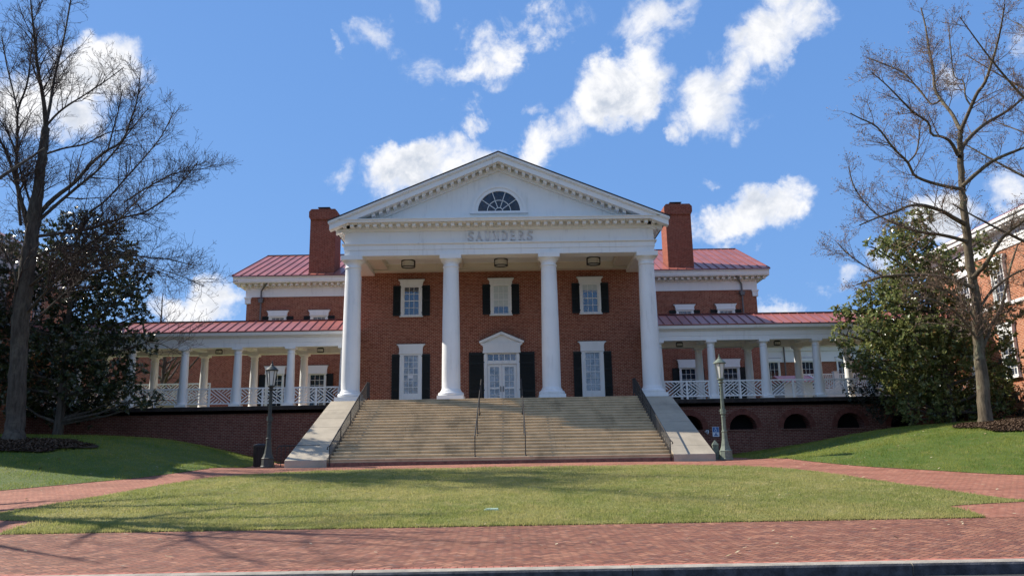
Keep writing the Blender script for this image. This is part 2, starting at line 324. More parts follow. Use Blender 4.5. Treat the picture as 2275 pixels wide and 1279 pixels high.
class MB:
    def __init__(s, T=None): s.v = []; s.f = []; s.mi = []; s.T = T
    def add(s, vs, fs, mi=0):
        o = len(s.v)
        s.v += [s.T(*p) for p in vs] if s.T else [tuple(p) for p in vs]
        s.f += [tuple(i+o for i in f) for f in fs]; s.mi += [mi]*len(fs); return s
    def box(s, x0, x1, y0, y1, z0, z1, mi=0):
        return s.add([(x, y, z) for z in (z0, z1) for y in (y0, y1) for x in (x0, x1)],
                     [(0, 2, 3, 1), (4, 5, 7, 6), (0, 1, 5, 4), (2, 6, 7, 3), (0, 4, 6, 2), (1, 3, 7, 5)], mi)
    def prism(s, poly, a0, a1, ax='y', mi=0):
        """extrude a 2D polygon along an axis: ax y -> poly in (x,z); x -> (y,z); z -> (x,y)"""
        n = len(poly)
        def P(p, a): return {'y': (p[0], a, p[1]), 'x': (a, p[0], p[1]), 'z': (p[0], p[1], a)}[ax]
        vs = [P(p, a0) for p in poly] + [P(p, a1) for p in poly]
        fs = [tuple(range(n)), tuple(range(2*n-1, n-1, -1))] + [(i, i+n, (i+1) % n+n, (i+1) % n) for i in range(n)]
        return s.add(vs, fs, mi)
    def lathe(s, prof, cx, cy, seg=24, mi=0, cap=True, rot=0.):
        vs = []
        for r, z in prof:
            for k in range(seg):
                a = 2*math.pi*k/seg+rot; vs.append((cx+r*math.cos(a), cy+r*math.sin(a), z))
        fs = []; n = len(prof)
        for i in range(n-1):
            for k in range(seg):
                k2 = (k+1) % seg; fs.append((i*seg+k, i*seg+k2, (i+1)*seg+k2, (i+1)*seg+k))
        if cap: fs += [tuple(range(seg-1, -1, -1)), tuple((n-1)*seg+k for k in range(seg))]
        return s.add(vs, fs, mi)
    def tube(s, pts, rad, k=6, mi=0, cap=True):
        P = np.array(pts, float); n = len(P); R = np.full(n, rad) if np.isscalar(rad) else np.array(rad)
        tg = np.gradient(P, axis=0); tg /= np.linalg.norm(tg, axis=1)[:, None]+1e-9
        ref = np.array([0, 0, 1.]) if abs(tg[:, 2]).mean() < .8 else np.array([1., 0, 0])
        a = np.cross(tg, ref); a /= np.linalg.norm(a, axis=1)[:, None]+1e-9; b = np.cross(tg, a)
        th = np.arange(k)*2*math.pi/k
        ring = P[:, None]+R[:, None, None]*(a[:, None]*np.cos(th)[None, :, None]+b[:, None]*np.sin(th)[None, :, None])
        vs = [tuple(q) for q in ring.reshape(-1, 3)]
        fs = [(i*k+j, i*k+(j+1) % k, (i+1)*k+(j+1) % k, (i+1)*k+j) for i in range(n-1) for j in range(k)]
        if cap and k > 2: fs += [tuple(range(k-1, -1, -1)), tuple((n-1)*k+j for j in range(k))]
        return s.add(vs, fs, mi)
    def bar(s, p0, p1, w, t, nrm=(0, 1, 0), mi=0):
        """a flat bar from p0 to p1, width w (in plane), thickness t along nrm"""
        p0 = np.array(p0, float); p1 = np.array(p1, float); d = p1-p0; d /= np.linalg.norm(d); nn = np.array(nrm, float); sd = np.cross(d, nn); sd /= np.linalg.norm(sd)
        vs = [tuple(p+sd*a*w/2+nn*b*t/2) for p in (p0, p1) for a, b in ((-1, -1), (1, -1), (1, 1), (-1, 1))]
        return s.add(vs, [(0, 1, 2, 3), (7, 6, 5, 4), (0, 4, 5, 1), (1, 5, 6, 2), (2, 6, 7, 3), (3, 7, 4, 0)], mi)
    def build(s, name, mats, parent=None, smooth=False, recalc=True, bevel=0.):
        me = bpy.data.meshes.new(name)
        off = origin(parent) if parent else Vector((0, 0, 0))
        vs = [(p[0]-off.x, p[1]-off.y, p[2]-off.z) for p in s.v]
        me.from_pydata(vs, [], s.f)
        mats = mats if isinstance(mats, (list, tuple)) else [mats]
        for m in mats: me.materials.append(M[m] if isinstance(m, str) else m)
        if len(mats) > 1: me.polygons.foreach_set('material_index', s.mi)
        if recalc:
            bm = bmesh.new(); bm.from_mesh(me); bmesh.ops.recalc_face_normals(bm, faces=bm.faces); bm.to_mesh(me); bm.free()
        if smooth:
            me.polygons.foreach_set('use_smooth', [True]*len(me.polygons)); me.set_sharp_from_angle(angle=math.radians(35))
        me.update()
        o = bpy.data.objects.new(name, me); COL.objects.link(o)
        if parent: o.parent = parent
        if bevel:
            b = o.modifiers.new('bevel', 'BEVEL'); b.width = bevel; b.segments = 2; b.limit_method = 'ANGLE'; b.angle_limit = math.radians(40)
        return o
def copy_tree(o, dv, parent=None, label=None):
    c = o.copy(); COL.objects.link(c)
    if parent: c.parent = parent
    else: c.location = o.location + Vector(dv)
    if label: c['label'] = label
    for ch in list(o.children): copy_tree(ch, dv, c)
    return c
def rawmesh(name, V, F, mats, parent=None, mi=None, smooth=False):
    """numpy verts + fixed-size faces"""
    off = origin(parent) if parent else Vector((0, 0, 0))
    me = bpy.data.meshes.new(name); V = np.asarray(V, np.float32)-np.array(off, np.float32); F = np.asarray(F, np.int32); k = F.shape[1]
    me.vertices.add(len(V)); me.vertices.foreach_set('co', V.ravel())
    me.loops.add(F.size); me.loops.foreach_set('vertex_index', F.ravel())
    me.polygons.add(len(F)); me.polygons.foreach_set('loop_start', np.arange(0, F.size, k, dtype=np.int32)); me.polygons.foreach_set('loop_total', np.full(len(F), k, np.int32))
    mats = mats if isinstance(mats, (list, tuple)) else [mats]
    for m in mats: me.materials.append(M[m])
    if mi is not None: me.polygons.foreach_set('material_index', np.asarray(mi, np.int32))
    if smooth: me.polygons.foreach_set('use_smooth', [True]*len(F))
    me.update(calc_edges=True); me.validate()
    o = bpy.data.objects.new(name, me); COL.objects.link(o)
    if parent: o.parent = parent
    return o

# ------------------------------------------------------------------ terrain
def base(y): return np.interp(y, [-50, 11.2, 11.4, 16.7, 29.2, 60], [.02, .02, .15, .30, 1.42, 1.46])
ZERO = [(0, 12), (0, 14), (0, 17), (0, 22), (0, 28), (0, 34), (0, 40), (40, 14), (-40, 14), (55, 13), (-55, 13), (48, 20), (-48, 20)]
for x, y in [(6, 12), (6, 17), (6, 22), (6, 28), (9.7, 16.5), (12, 18.6), (10.7, 21.9), (9.5, 26), (10.1, 28.8), (11.6, 26.6), (13.4, 24.7), (15, 23.4), (18, 21.7), (24, 20), (10.2, 33), (10.0, 39), (16, 14), (26, 14), (8, 34)]:
    ZERO += [(x, y), (-x, y)]
UP = [(11.7, 39.8, 1.7), (15, 39.8, 2.07), (18.7, 39.8, 2.66), (23.7, 39.8, 2.91), (19.1, 31.5, 2.60), (24, 34, 2.85), (30, 30, 2.7), (24, 26, 1.95), (13.6, 35, 2.05), (14.7, 33, 2.32), (15.7, 32.5, 2.45), (20.7, 31.5, 2.74), (13.6, 29.5, 1.85), (32, 40, 3.), (40, 28, 2.2), (17, 27, 1.85),
      (-12.2, 39.8, 1.87), (-15.3, 39.8, 2.5), (-17.2, 39.8, 2.7), (-23.4, 39.8, 3.0), (-18.5, 31, 2.5), (-24, 34, 2.95), (-30, 30, 2.8), (-24, 26, 2.0), (-12.3, 36, 2.1), (-13.5, 34.5, 2.42), (-14.4, 33, 2.42), (-17, 31.5, 2.50), (-13.2, 29.5, 1.85), (-32, 40, 3.1), (-40, 28, 2.3), (-17, 27, 1.85)]
_pts = np.array(ZERO+[u[:2] for u in UP], float); _val = np.array([0.]*len(ZERO)+[u[2]-float(base(u[1])) for u in UP])
def _U(r2): return np.where(r2 > 1e-12, .5*r2*np.log(np.maximum(r2, 1e-12)), 0)
_n = len(_pts); _K = _U(((_pts[:, None]-_pts[None])**2).sum(-1)); _P = np.c_[np.ones(_n), _pts]
_sol = np.linalg.solve(np.block([[_K+np.eye(_n)*.05, _P], [_P.T, np.zeros((3, 3))]]), np.r_[_val, 0, 0, 0])
def H(x, y):
    x = np.asarray(x, float); y = np.asarray(y, float); sh = x.shape; q = np.c_[x.ravel(), y.ravel()]
    out = np.empty(len(q))
    for a in range(0, len(q), 20000):
        b = q[a:a+20000]; out[a:a+20000] = _U(((b[:, None]-_pts[None])**2).sum(-1))@_sol[:_n]+_sol[_n]+b@_sol[_n+1:]
    d = out.reshape(sh)
    edge = np.clip((55-np.abs(x))/12, 0, 1)*np.clip((y-11.3)/3, 0, 1)
    return base(y)+np.maximum(d, -.03)*edge
def h1(x, y): return float(H(np.array([x]), np.array([y]))[0])

def inpoly(x, y, poly):
    r = np.zeros(x.shape, bool); p = np.array(poly); j = len(p)-1
    for i in range(len(p)):
        c = ((p[i, 1] > y) != (p[j, 1] > y)) & (x < (p[j, 0]-p[i, 0])*(y-p[i, 1])/(p[j, 1]-p[i, 1]+1e-12)+p[i, 0]); r ^= c; j = i
    return r
def smooth_line(pts, step=.35):
    p = np.array(pts, float); q = [p[0]]
    for i in range(len(p)-1):
        a = p[max(i-1, 0)]; b = p[i]; c = p[i+1]; d = p[min(i+2, len(p)-1)]; n = max(1, int(np.linalg.norm(c-b)/step))
        for k in range(1, n+1):
            t = k/n; q.append(.5*((2*b)+(c-a)*t+(2*a-5*b+4*c-d)*t*t+(3*b-a-3*c+d)*t**3))
    return [tuple(v) for v in q]
def sheet(name, poly, material, dz, step=.6, kind='structure', label=None, cat=None, zf=None):
    p = np.array(poly); x0, y0 = p.min(0); x1, y1 = p.max(0)
    gx, gy = np.meshgrid(np.arange(x0+step/2, x1, step), np.arange(y0+step/2, y1, step)); gx = gx.ravel(); gy = gy.ravel()
    k = inpoly(gx, gy, poly); vs = [Vector(q) for q in poly]+[Vector(q) for q in zip(gx[k], gy[k])]
    n = len(poly); V, E, F, *_ = delaunay_2d_cdt(vs, [(i, (i+1) % n) for i in range(n)], [], 1, 1e-5)
    V = np.array([tuple(v) for v in V]); F = np.array([f for f in F])
    c = V[F].mean(1); F = F[inpoly(c[:, 0], c[:, 1], poly)]
    Z = (H(V[:, 0], V[:, 1]) if zf is None else zf(V[:, 0], V[:, 1]))+dz
    a = V[F]; s = (a[:, 1, 0]-a[:, 0, 0])*(a[:, 2, 1]-a[:, 0, 1])-(a[:, 1, 1]-a[:, 0, 1])*(a[:, 2, 0]-a[:, 0, 0]); F[s < 0] = F[s < 0][:, ::-1]
    o = rawmesh(name, np.c_[V, Z], F, material, smooth=True); return props(o, label, cat, None, kind)

LAWN_R = smooth_line([(9.8, 16.55), (9.9, 17.3), (9.85, 18.05)])+smooth_line([(9.85, 18.05), (10.8, 18.3), (12.0, 18.55)])+smooth_line([(12.0, 18.55), (11.4, 19.9), (10.72, 21.9), (9.97, 24.5), (9.0, 26.2), (7.4, 27.3), (5.2, 27.75), (2.5, 27.85), (0, 27.9)])
LAWN_L = [(-x, y) for x, y in reversed(LAWN_R)]
CENTER = []
for q in LAWN_R+LAWN_L:
    if not CENTER or math.hypot(q[0]-CENTER[-1][0], q[1]-CENTER[-1][1]) > .05: CENTER.append(q)
OUT_R = smooth_line([(60, 18.3), (40, 18.8), (27, 19.6), (20, 21.0), (15, 23.4), (13.4, 24.7), (11.56, 26.6), (10.45, 28.6), (10.25, 30.5), (10.2, 34), (10.15, 39.45)], .6)
OUT_L = [(-x, y) for x, y in reversed(OUT_R)]
g = np.array(np.meshgrid(np.arange(-60, 60.1, .75), np.arange(11.4, 44, .75))); gz = H(g[0], g[1])-.12
ny, nx = gz.shape
gv = np.c_[g[0].ravel(), g[1].ravel(), gz.ravel()]; gi = np.arange(ny*nx).reshape(ny, nx)
gf = np.c_[gi[:-1, :-1].ravel(), gi[:-1, 1:].ravel(), gi[1:, 1:].ravel(), gi[1:, :-1].ravel()]
props(rawmesh('terrain', gv, gf, 'mound', smooth=True), kind='structure')
mb = MB(); mb.box(-900, 900, -900, 1500, -1.2, -.15); props(mb.build('ground', 'mound'), kind='structure')
mb = MB(); mb.box(-200, 200, 2.2, 11.2, -.14, 0.); props(mb.build('road', 'asphalt'), kind='structure')
mb = MB(); mb.box(-200, 200, -30, 2.2, -.14, -.004); props(mb.build('street', 'asphalt'), kind='structure')
sheet('lawn', CENTER, 'lawn', .015, .7)
sheet('lawn', OUT_R+[(24.1, 39.45), (60, 39.45)], 'mound', .015, 1.0)
sheet('lawn', [(-60, 39.45), (-24.1, 39.45)]+OUT_L, 'mound', .015, 1.0)
WALK = [(-60, 11.62), (60, 11.62), (60, 16.55), (9.8, 16.55), (-9.8, 16.55), (-60, 16.55)]
sheet('sidewalk', WALK, 'herring', .0, .9)
PATH = [(-60, 16.55), (-9.8, 16.55)]+list(reversed(LAWN_L))[1:]+list(reversed(LAWN_R))[1:-1]+[(9.8, 16.55), (60, 16.55)]+OUT_R+[(6.4, 39.45), (-6.4, 39.45)]+OUT_L
pp = []
for q in PATH:
    if not pp or math.hypot(q[0]-pp[-1][0], q[1]-pp[-1][1]) > .04: pp.append(q)
sheet('brick_path', pp, 'pathbrick', .004, .8)
mb = MB(); rng = random.Random(4)
x = -60.
while x < 60:
    mb.box(x+.004, x+.096, 11.41, 11.615, -.05, .156+rng.uniform(-.003, .003)); x += .1
props(mb.build('brick_edging', mat('edging_brick', (.40, .15, .105), .8, .2, 0., .45, 8.)), kind='structure')
mb = MB(); jx = [-60+3.72*i for i in range(33)]; sh = 1.95-[q for q in jx if q < 1.95][-1]
for q in jx:
    mb.prism([(11.17, -.1), (11.17, .125), (11.195, .152), (11.225, .162), (11.40, .164), (11.405, -.1)], q+sh+.008, q+sh+3.712, 'x')
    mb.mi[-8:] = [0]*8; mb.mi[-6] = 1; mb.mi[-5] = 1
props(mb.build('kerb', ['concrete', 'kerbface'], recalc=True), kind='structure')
mb = MB(); mb.box(-60, 60, 11.15, 11.169, -.1, .01); 
ZT = 4.20
mb = MB(); mb.box(-70, 70, 42.6, 200, -1, ZT); props(mb.build('terrace', 'mound'), kind='structure')

# ------------------------------------------------------------------ grass blades and litter
RNG = np.random.default_rng(7)
def blades(name, poly, n, hgt, material, label, ymax=99):
    p = np.array(poly); x0, y0 = p.min(0); x1, y1 = p.max(0); y1 = min(y1, ymax)
    m = int(n*1.9); x = RNG.uniform(x0, x1, m); y = y0+(y1-y0)*RNG.uniform(0, 1, m)**1.35
    k = inpoly(x, y, poly); x = x[k][:n]; y = y[k][:n]; n = len(x); x = x+RNG.normal(0, .035, n); y = y+RNG.normal(0, .035, n); z = H(x, y)
    a = RNG.uniform(0, 2*np.pi, n); cl = (np.sin(2.1*x+.7*np.sin(1.3*y))*np.sin(2.7*y+.9*np.sin(1.1*x))+np.sin(5.3*x+1.9*y)*np.sin(4.1*y-2.3*x))*.5
    rag = RNG.uniform(0, 1, n) < .03
    l = hgt*RNG.uniform(.45, 1.25, n)*(1+.55*cl)*np.where(rag, 1.8, 1.); w = RNG.uniform(.006, .012, n); t = RNG.uniform(.2, .9, n); b = RNG.uniform(0, 2*np.pi, n)
    dx = np.cos(a)*w; dy = np.sin(a)*w
    V = np.stack([np.c_[x-dx, y-dy, z], np.c_[x+dx, y+dy, z], np.c_[x+np.cos(b)*l*t, y+np.sin(b)*l*t, z+l*np.sqrt(1-.6*t*t)+.015]], 1).reshape(-1, 3)
    o = rawmesh(name, V, np.arange(3*n).reshape(n, 3), material); return props(o, label, 'grass', None, 'stuff')
blades('grass', CENTER, 260000, .05, 'lawnb', 'short pale green winter grass of the oval centre lawn')
RM = [(9.9, 39.4), (10.3, 28.9)]+[q for q in OUT_R if q[1] < 28.6 and q[0] < 27][::-1]+[(27, 39.4)]
blades('grass', RM, 130000, .06, 'moundb', 'sunny green grass on the bank at the right of the path')
LM = [(-x, y) for x, y in RM]
blades('grass', LM, 110000, .06, 'moundb', 'shaded green grass on the bank at the left of the path')
def litter(name, n, spread, label):
    x = RNG.uniform(-17, 17, n); y = RNG.uniform(12, 31, n); x = np.where(y > 27.5, np.sign(x)*(np.abs(x)*.5+9.5), x); z = H(x, y)+RNG.uniform(.03, .055, n); s = RNG.uniform(.025, .06, n); a = RNG.uniform(0, 6.28, n); t = RNG.uniform(-.5, .5, (n, 2))
    V = np.stack([np.c_[x+s*np.cos(a+k*1.57)*(1 if k % 2 else .55), y+s*np.sin(a+k*1.57)*(1 if k % 2 else .55), z+s*np.cos(a+k*1.57)*t[:, 0]] for k in range(4)], 1).reshape(-1, 3)
    return props(rawmesh(name, V, np.arange(4*n).reshape(n, 4), 'dead'), label, 'leaves', None, 'stuff')
litter('fallen_leaves', 700, 1, 'pale dry leaves scattered over the lawn and paving')
def mulch(cx, cy, rx, ry, label):
    n = 60; poly = []
    for k in range(n):
        a = 2*math.pi*k/n; r = 1+.08*math.sin(3*a+cx)+.06*math.sin(7*a)+RNG.uniform(-.04, .04); poly.append((cx+rx*r*math.cos(a), cy+ry*r*math.sin(a)))
    o = sheet('mulch_bed', poly, 'soil', .07, .3, None, label, 'mulch', lambda x, y: H(x, y)+.05*np.clip(1-((x-cx)/rx)**2-((y-cy)/ry)**2, 0, 1))
    m = 9000; x = RNG.uniform(cx-rx, cx+rx, m); y = RNG.uniform(cy-ry, cy+ry, m); k = inpoly(x, y, poly); x = x[k]; y = y[k]; m = len(x); z = H(x, y)+.075+.05*np.clip(1-((x-cx)/rx)**2-((y-cy)/ry)**2, 0, 1)
    a = RNG.uniform(0, 6.28, m); l = RNG.uniform(.03, .09, m); dx = np.cos(a)*l; dy = np.sin(a)*l; px = -np.sin(a)*.015; py = np.cos(a)*.015; u = RNG.uniform(0, .06, m)
    V = np.stack([np.c_[x-dx-px, y-dy-py, z], np.c_[x-dx+px, y-dy+py, z], np.c_[x+dx+px, y+dy+py, z+u], np.c_[x+dx-px, y+dy-py, z+u]], 1).reshape(-1, 3)
    c = rawmesh('wood_chips', V, np.arange(4*m).reshape(m, 4), 'chip', o); c['kind'] = 'stuff'
    return o
mulch(19.7, 30.0, 2.7, 2.1, 'brown mulch ring around the slender leafless tree on the sunny bank')
mulch(-18.1, 29.9, 2.8, 2.3, 'dark mulch ring around the thick trunk on the shaded bank')
# ------------------------------------------------------------------ the hall
ZF = 4.30                      # portico and terrace floor
YC, YW, YG = 37.97, 41.9, 50.3   # columns, portico wall, wing walls
SP = 4.75
hall = thing('hall', 'large brick hall with white four column portico and SAUNDERS lettering on its frieze', 'building', (0, YW, ZF))
mb = MB()
mb.box(-7.45, 7.45, YW, YG+.4, 1.2, 12.3)
mb.build('wall', 'brick', hall)
mb = MB(); mb.box(-16.3, 16.3, YG, 62.9, 1.2, 12.4); mb.build('wing_wall', 'brick', hall)
mb = MB(); mb.box(-7.75, 7.75, 37.0, YW+.02, 1.3, ZF-.012); mb.build('portico_floor', 'stone', hall)

def big_column(x):
    mb = MB(); mb.box(x-.62, x+.62, YC-.62, YC+.62, ZF-.012, ZF+.20)
    pr = [(.58, ZF+.20), (.61, ZF+.25), (.615, ZF+.30), (.585, ZF+.36), (.53, ZF+.39), (.50, ZF+.41), (.50, ZF+.45), (.455, ZF+.50), (.437, ZF+.58)]
    h0, h1_ = ZF+.58, 10.66
    for k in range(1, 15):
        t = k/14; pr.append((.437-.067*t**1.7, h0+(h1_-h0)*t))
    pr += [(.375, 10.68), (.405, 10.70), (.41, 10.73), (.385, 10.76), (.368, 10.78), (.368, 10.90), (.40, 10.92), (.40, 10.95), (.44, 10.99), (.485, 11.04), (.50, 11.07)]
    mb.lathe(pr, x, YC, 40); mb.box(x-.515, x+.515, YC-.515, YC+.515, 11.07, 11.29)
    return mb.build('column', 'white', hall, True)
for k in range(4): big_column((k-1.5)*SP)

# entablature: architrave, taenia, frieze, bed mould, corona
YF = 37.60
mb = MB()
def ring(x, y0, z0, z1, ytop=YG+.2): mb.box(-x, x, y0, ytop, z0, z1)
for x0, x1, y0, y1 in [(-7.5, 7.5, YF, YF+.76), (-7.5, -6.74, YF+.76, YG), (6.74, 7.5, YF+.76, YG)]:
    mb.box(x0, x1, y0, y1, 11.27, 11.55)
for x0, x1, y0, y1 in [(-7.53, 7.53, YF-.03, YF+.74), (-7.53, -6.76, YF+.74, YG), (6.76, 7.53, YF+.74, YG)]:
    mb.box(x0, x1, y0, y1, 11.552, 11.78)
mb.prism([(YF-.03, 11.782), (YF-.12, 11.83), (YF-.12, 11.875), (YF, 11.88), (YG, 11.88), (YG, 11.782)], -7.62, 7.62, 'x')
mb.box(-7.5, 7.5, YF, YG, 11.882, 12.46)
mb.prism([(YF-.02, 12.462), (YF-.10, 12.52), (YF-.10, 12.56), (YF-.16, 12.575), (YF-.16, 12.60), (YG, 12.60), (YG, 12.462)], -7.66, 7.66, 'x')
mb.box(-7.68, 7.68, YF-.18, YG, 12.602, 12.76)
mb.prism([(YF-.70, 12.762), (YF-.72, 12.86), (YF-.76, 12.88), (YF-.76, 12.915), (YF, 12.93), (YG, 12.93), (YG, 12.762)], -8.12, 8.12, 'x')
for k in range(-21, 22):
    x = k*.373; mb.box(x-.085, x+.085, YF-.52, YF-.17, 12.60, 12.755)
for sx in (-1, 1):
    for k in range(0, 13):
        y = YF-.35+k*.373; mb.box(min(sx*7.67, sx*8.0), max(sx*7.67, sx*8.0), y-.085, y+.085, 12.60, 12.755)
mb.build('entablature', 'white', hall)
# pediment
SL = .4136; A0 = 16.18
def zr(x, d=0.): return A0-SL*abs(x)-d
mb = MB(); mb.prism([(-7.6, 12.93), (7.6, 12.93), (0, 12.93+7.6*SL-.12+.02)], YF, YG-.5, 'y'); mb.build('tympanum', 'white', hall)
mb = MB(); md = mb
for sx in (-1, 1):
    def L(d0, d1, y0, y1, xo):
        mb.prism([(0, zr(0, d0)), (sx*xo, zr(xo, d0)), (sx*xo, zr(xo, d1)), (0, zr(0, d1))] if True else 0, y0, y1, 'y')
    L(0., .10, YF-.80, YF-.3, 8.17); L(.10, .155, YF-.76, YF-.3, 8.14); L(.155, .42, YF-.70, YF-.3, 8.12-.0)
    L(.30, .60, YF-.18, YF+.01, 7.9); L(.60, .70, YF-.11, YF+.01, 7.6)
    for k in range(0, 22):
        x = .19+k*.345
        zz = zr(x, .40)
        if zz-.17 < 12.98: continue
        md.add([(sx*(x+a), y, zz-SL*a+c) for c in (-.17, 0) for y in (YF-.52, YF-.17) for a in (-.08, .08)],
               [(0, 2, 3, 1), (4, 5, 7, 6), (0, 1, 5, 4), (2, 6, 7, 3), (0, 4, 6, 2), (1, 3, 7, 5)])
mb.build('raking_cornice', 'white', hall)
# lunette
def arc(r, n=32, cx=0., cz=13.40, a0=0, a1=math.pi): return [(cx+r*math.cos(a0+(a1-a0)*k/n), cz+r*math.sin(a0+(a1-a0)*k/n)) for k in range(n+1)]
def archring(mb, r0, r1, y0, y1, cx, cz, n=32, mi=0):
    a = arc(r0, n, cx, cz); b = arc(r1, n, cx, cz)
    for k in range(n): mb.prism([a[k], b[k], b[k+1], a[k+1]], y0, y1, 'y', mi)
mb = MB(); archring(mb, 1.03, 1.20, YF-.09, YF, 0, 13.40); archring(mb, 1.20, 1.32, YF-.13, YF, 0, 13.40); mb.box(-1.42, 1.42, YF-.15, YF, 13.30, 13.40)
lun = mb.build('lunette_window', 'white', hall)
mb = MB(); mb.prism(arc(1.03), YF-.02, YF-.004, 'y'); mb.build('pane', 'glassdark', lun)
mb = MB(); archring(mb, .18, .21, YF-.055, YF-.02, 0, 13.40, 16); archring(mb, .56, .59, YF-.055, YF-.02, 0, 13.40, 24)
for k in range(1, 5):
    a = math.pi*k/5; mb.bar((.2*math.cos(a), YF-.04, 13.4+.2*math.sin(a)), (1.03*math.cos(a), YF-.04, 13.4+1.03*math.sin(a)), .03, .03)
mb.build('glazing_bars', 'white', lun)
# lettering
def letters(word, x0, x1, zb, ht, y):
    mb = MB(); pit = (x1-x0)/len(word); T, t = .062, .040
    def st(ax, az, bx, bz, w, o):
        d = np.array([bx-ax, bz-az]); d = d/np.linalg.norm(d)*.016
        mb.bar((o+ax, y, zb+az), (o+bx, y, zb+bz), w, .07, mi=1)
    def serif(ax, az, w, o): st(ax-w*.42, az, ax+w*.42, az, .024, o)
    def curve(pts, o, w0, w1):
        q = smooth_line(pts, .035)
        for i in range(len(q)-1):
            h_ = abs(q[i+1][1]-q[i][1])/(math.hypot(q[i+1][0]-q[i][0], q[i+1][1]-q[i][1])+1e-9)
            st(q[i][0], q[i][1], q[i+1][0]+(q[i+1][0]-q[i][0])*.2, q[i+1][1]+(q[i+1][1]-q[i][1])*.2, w0+(w1-w0)*h_, o)
    h = ht; w = pit*.76
    for i, c in enumerate(word):
        o = x0+pit*(i+.14)
        if c == 'S': curve([(w*.88, h*.80), (w*.72, h*.95), (w*.45, h*.97), (w*.2, h*.85), (w*.2, h*.65), (w*.5, h*.50), (w*.82, h*.36), (w*.84, h*.16), (w*.55, h*.03), (w*.28, h*.05), (w*.1, h*.22)], o, .045, .075); st(w*.88, h*.75, w*.88, h*.98, .03, o); st(w*.1, h*.02, w*.1, h*.25, .03, o)
        elif c == 'A': st(w*.12, 0, w*.5, h, t, o); st(w*.48, h, w*.88, 0, T, o); st(w*.25, h*.34, w*.75, h*.34, t, o); serif(w*.12, .014, .13, o); serif(w*.88, .014, .15, o)
        elif c == 'U': st(w*.2, h, w*.2, h*.3, T, o); st(w*.82, h, w*.82, h*.3, t, o); curve([(w*.2, h*.32), (w*.26, h*.1), (w*.5, h*.03), (w*.74, h*.1), (w*.82, h*.32)], o, .05, .07); serif(w*.2, h-.014, .16, o); serif(w*.82, h-.014, .13, o)
        elif c == 'N': st(w*.15, 0, w*.15, h, t, o); st(w*.15, h, w*.85, 0, T, o); st(w*.85, 0, w*.85, h, t, o); serif(w*.15, .014, .13, o); serif(w*.85, h-.014, .13, o); serif(w*.1, h-.014, .1, o)
        elif c == 'D': st(w*.22, 0, w*.22, h, T, o); curve([(w*.22, h*.97), (w*.55, h*.95), (w*.84, h*.74), (w*.9, h*.5), (w*.84, h*.26), (w*.55, h*.05), (w*.22, h*.03)], o, .045, .08); serif(w*.2, .014, .16, o); serif(w*.2, h-.014, .16, o)
        elif c == 'E': st(w*.26, 0, w*.26, h, T, o); st(w*.26, h-.02, w*.84, h-.02, t, o); st(w*.26, .02, w*.86, .02, t, o); st(w*.26, h*.52, w*.7, h*.52, t, o); serif(w*.2, .014, .14, o); serif(w*.2, h-.014, .14, o); st(w*.84, h-.11, w*.84, h, .03, o); st(w*.86, 0, w*.86, .11, .03, o); st(w*.7, h*.42, w*.7, h*.62, .03, o)
        elif c == 'R': st(w*.24, 0, w*.24, h, T, o); curve([(w*.24, h*.97), (w*.55, h*.96), (w*.78, h*.80), (w*.76, h*.62), (w*.55, h*.50), (w*.24, h*.49)], o, .045, .075); st(w*.5, h*.5, w*.9, 0, T, o); serif(w*.22, .014, .16, o); serif(w*.92, .014, .12, o); serif(w*.18, h-.014, .13, o)
    return mb.build('lettering', ['white', 'letter'], hall)  # grey strokes painted in place of shadow edges on white letters
letters('SAUNDERS', -1.60, 1.68, 11.95, .44, YF-.035)
# portico roof
mb = MB(); mr = MB()
for sx in (-1, 1):
    mb.prism([(0, zr(0)+.012), (sx*8.2, zr(8.2)+.012), (sx*8.2, zr(8.2)+.06), (0, zr(0)+.06)], YF-.83, 57.0, 'y')
proof = mb.build('portico_roof', 'darkmetal', hall)
# portico ceiling and beams
mb = MB(); mb.box(-6.75, 6.75, YF+.74, YW+.02, 11.80, 11.86); mb.build('portico_ceiling', 'soffit', hall)
mb = MB(); mb.box(-6.74, 6.74, YW-.42, YW-.004, 11.42, 11.80); mb.box(-6.74, 6.74, YW-.47, YW-.42, 11.72, 11.80); mb.box(-6.74, 6.74, YW-.46, YW-.42, 11.42, 11.47)
for k in range(4):
    x = (k-1.5)*SP; x = max(-6.36, min(6.36, x)); mb.box(x-.38, x+.38, YF+.76, YW-.48, 11.50, 11.80)
    mb.box(x-.43, x+.43, YF+.762, YW-.482, 11.73, 11.798)
mb.box(-6.74, 6.74, YF+.762, YF+.82, 11.70, 11.797); mb.build('ceiling_beams', 'soffit', hall)

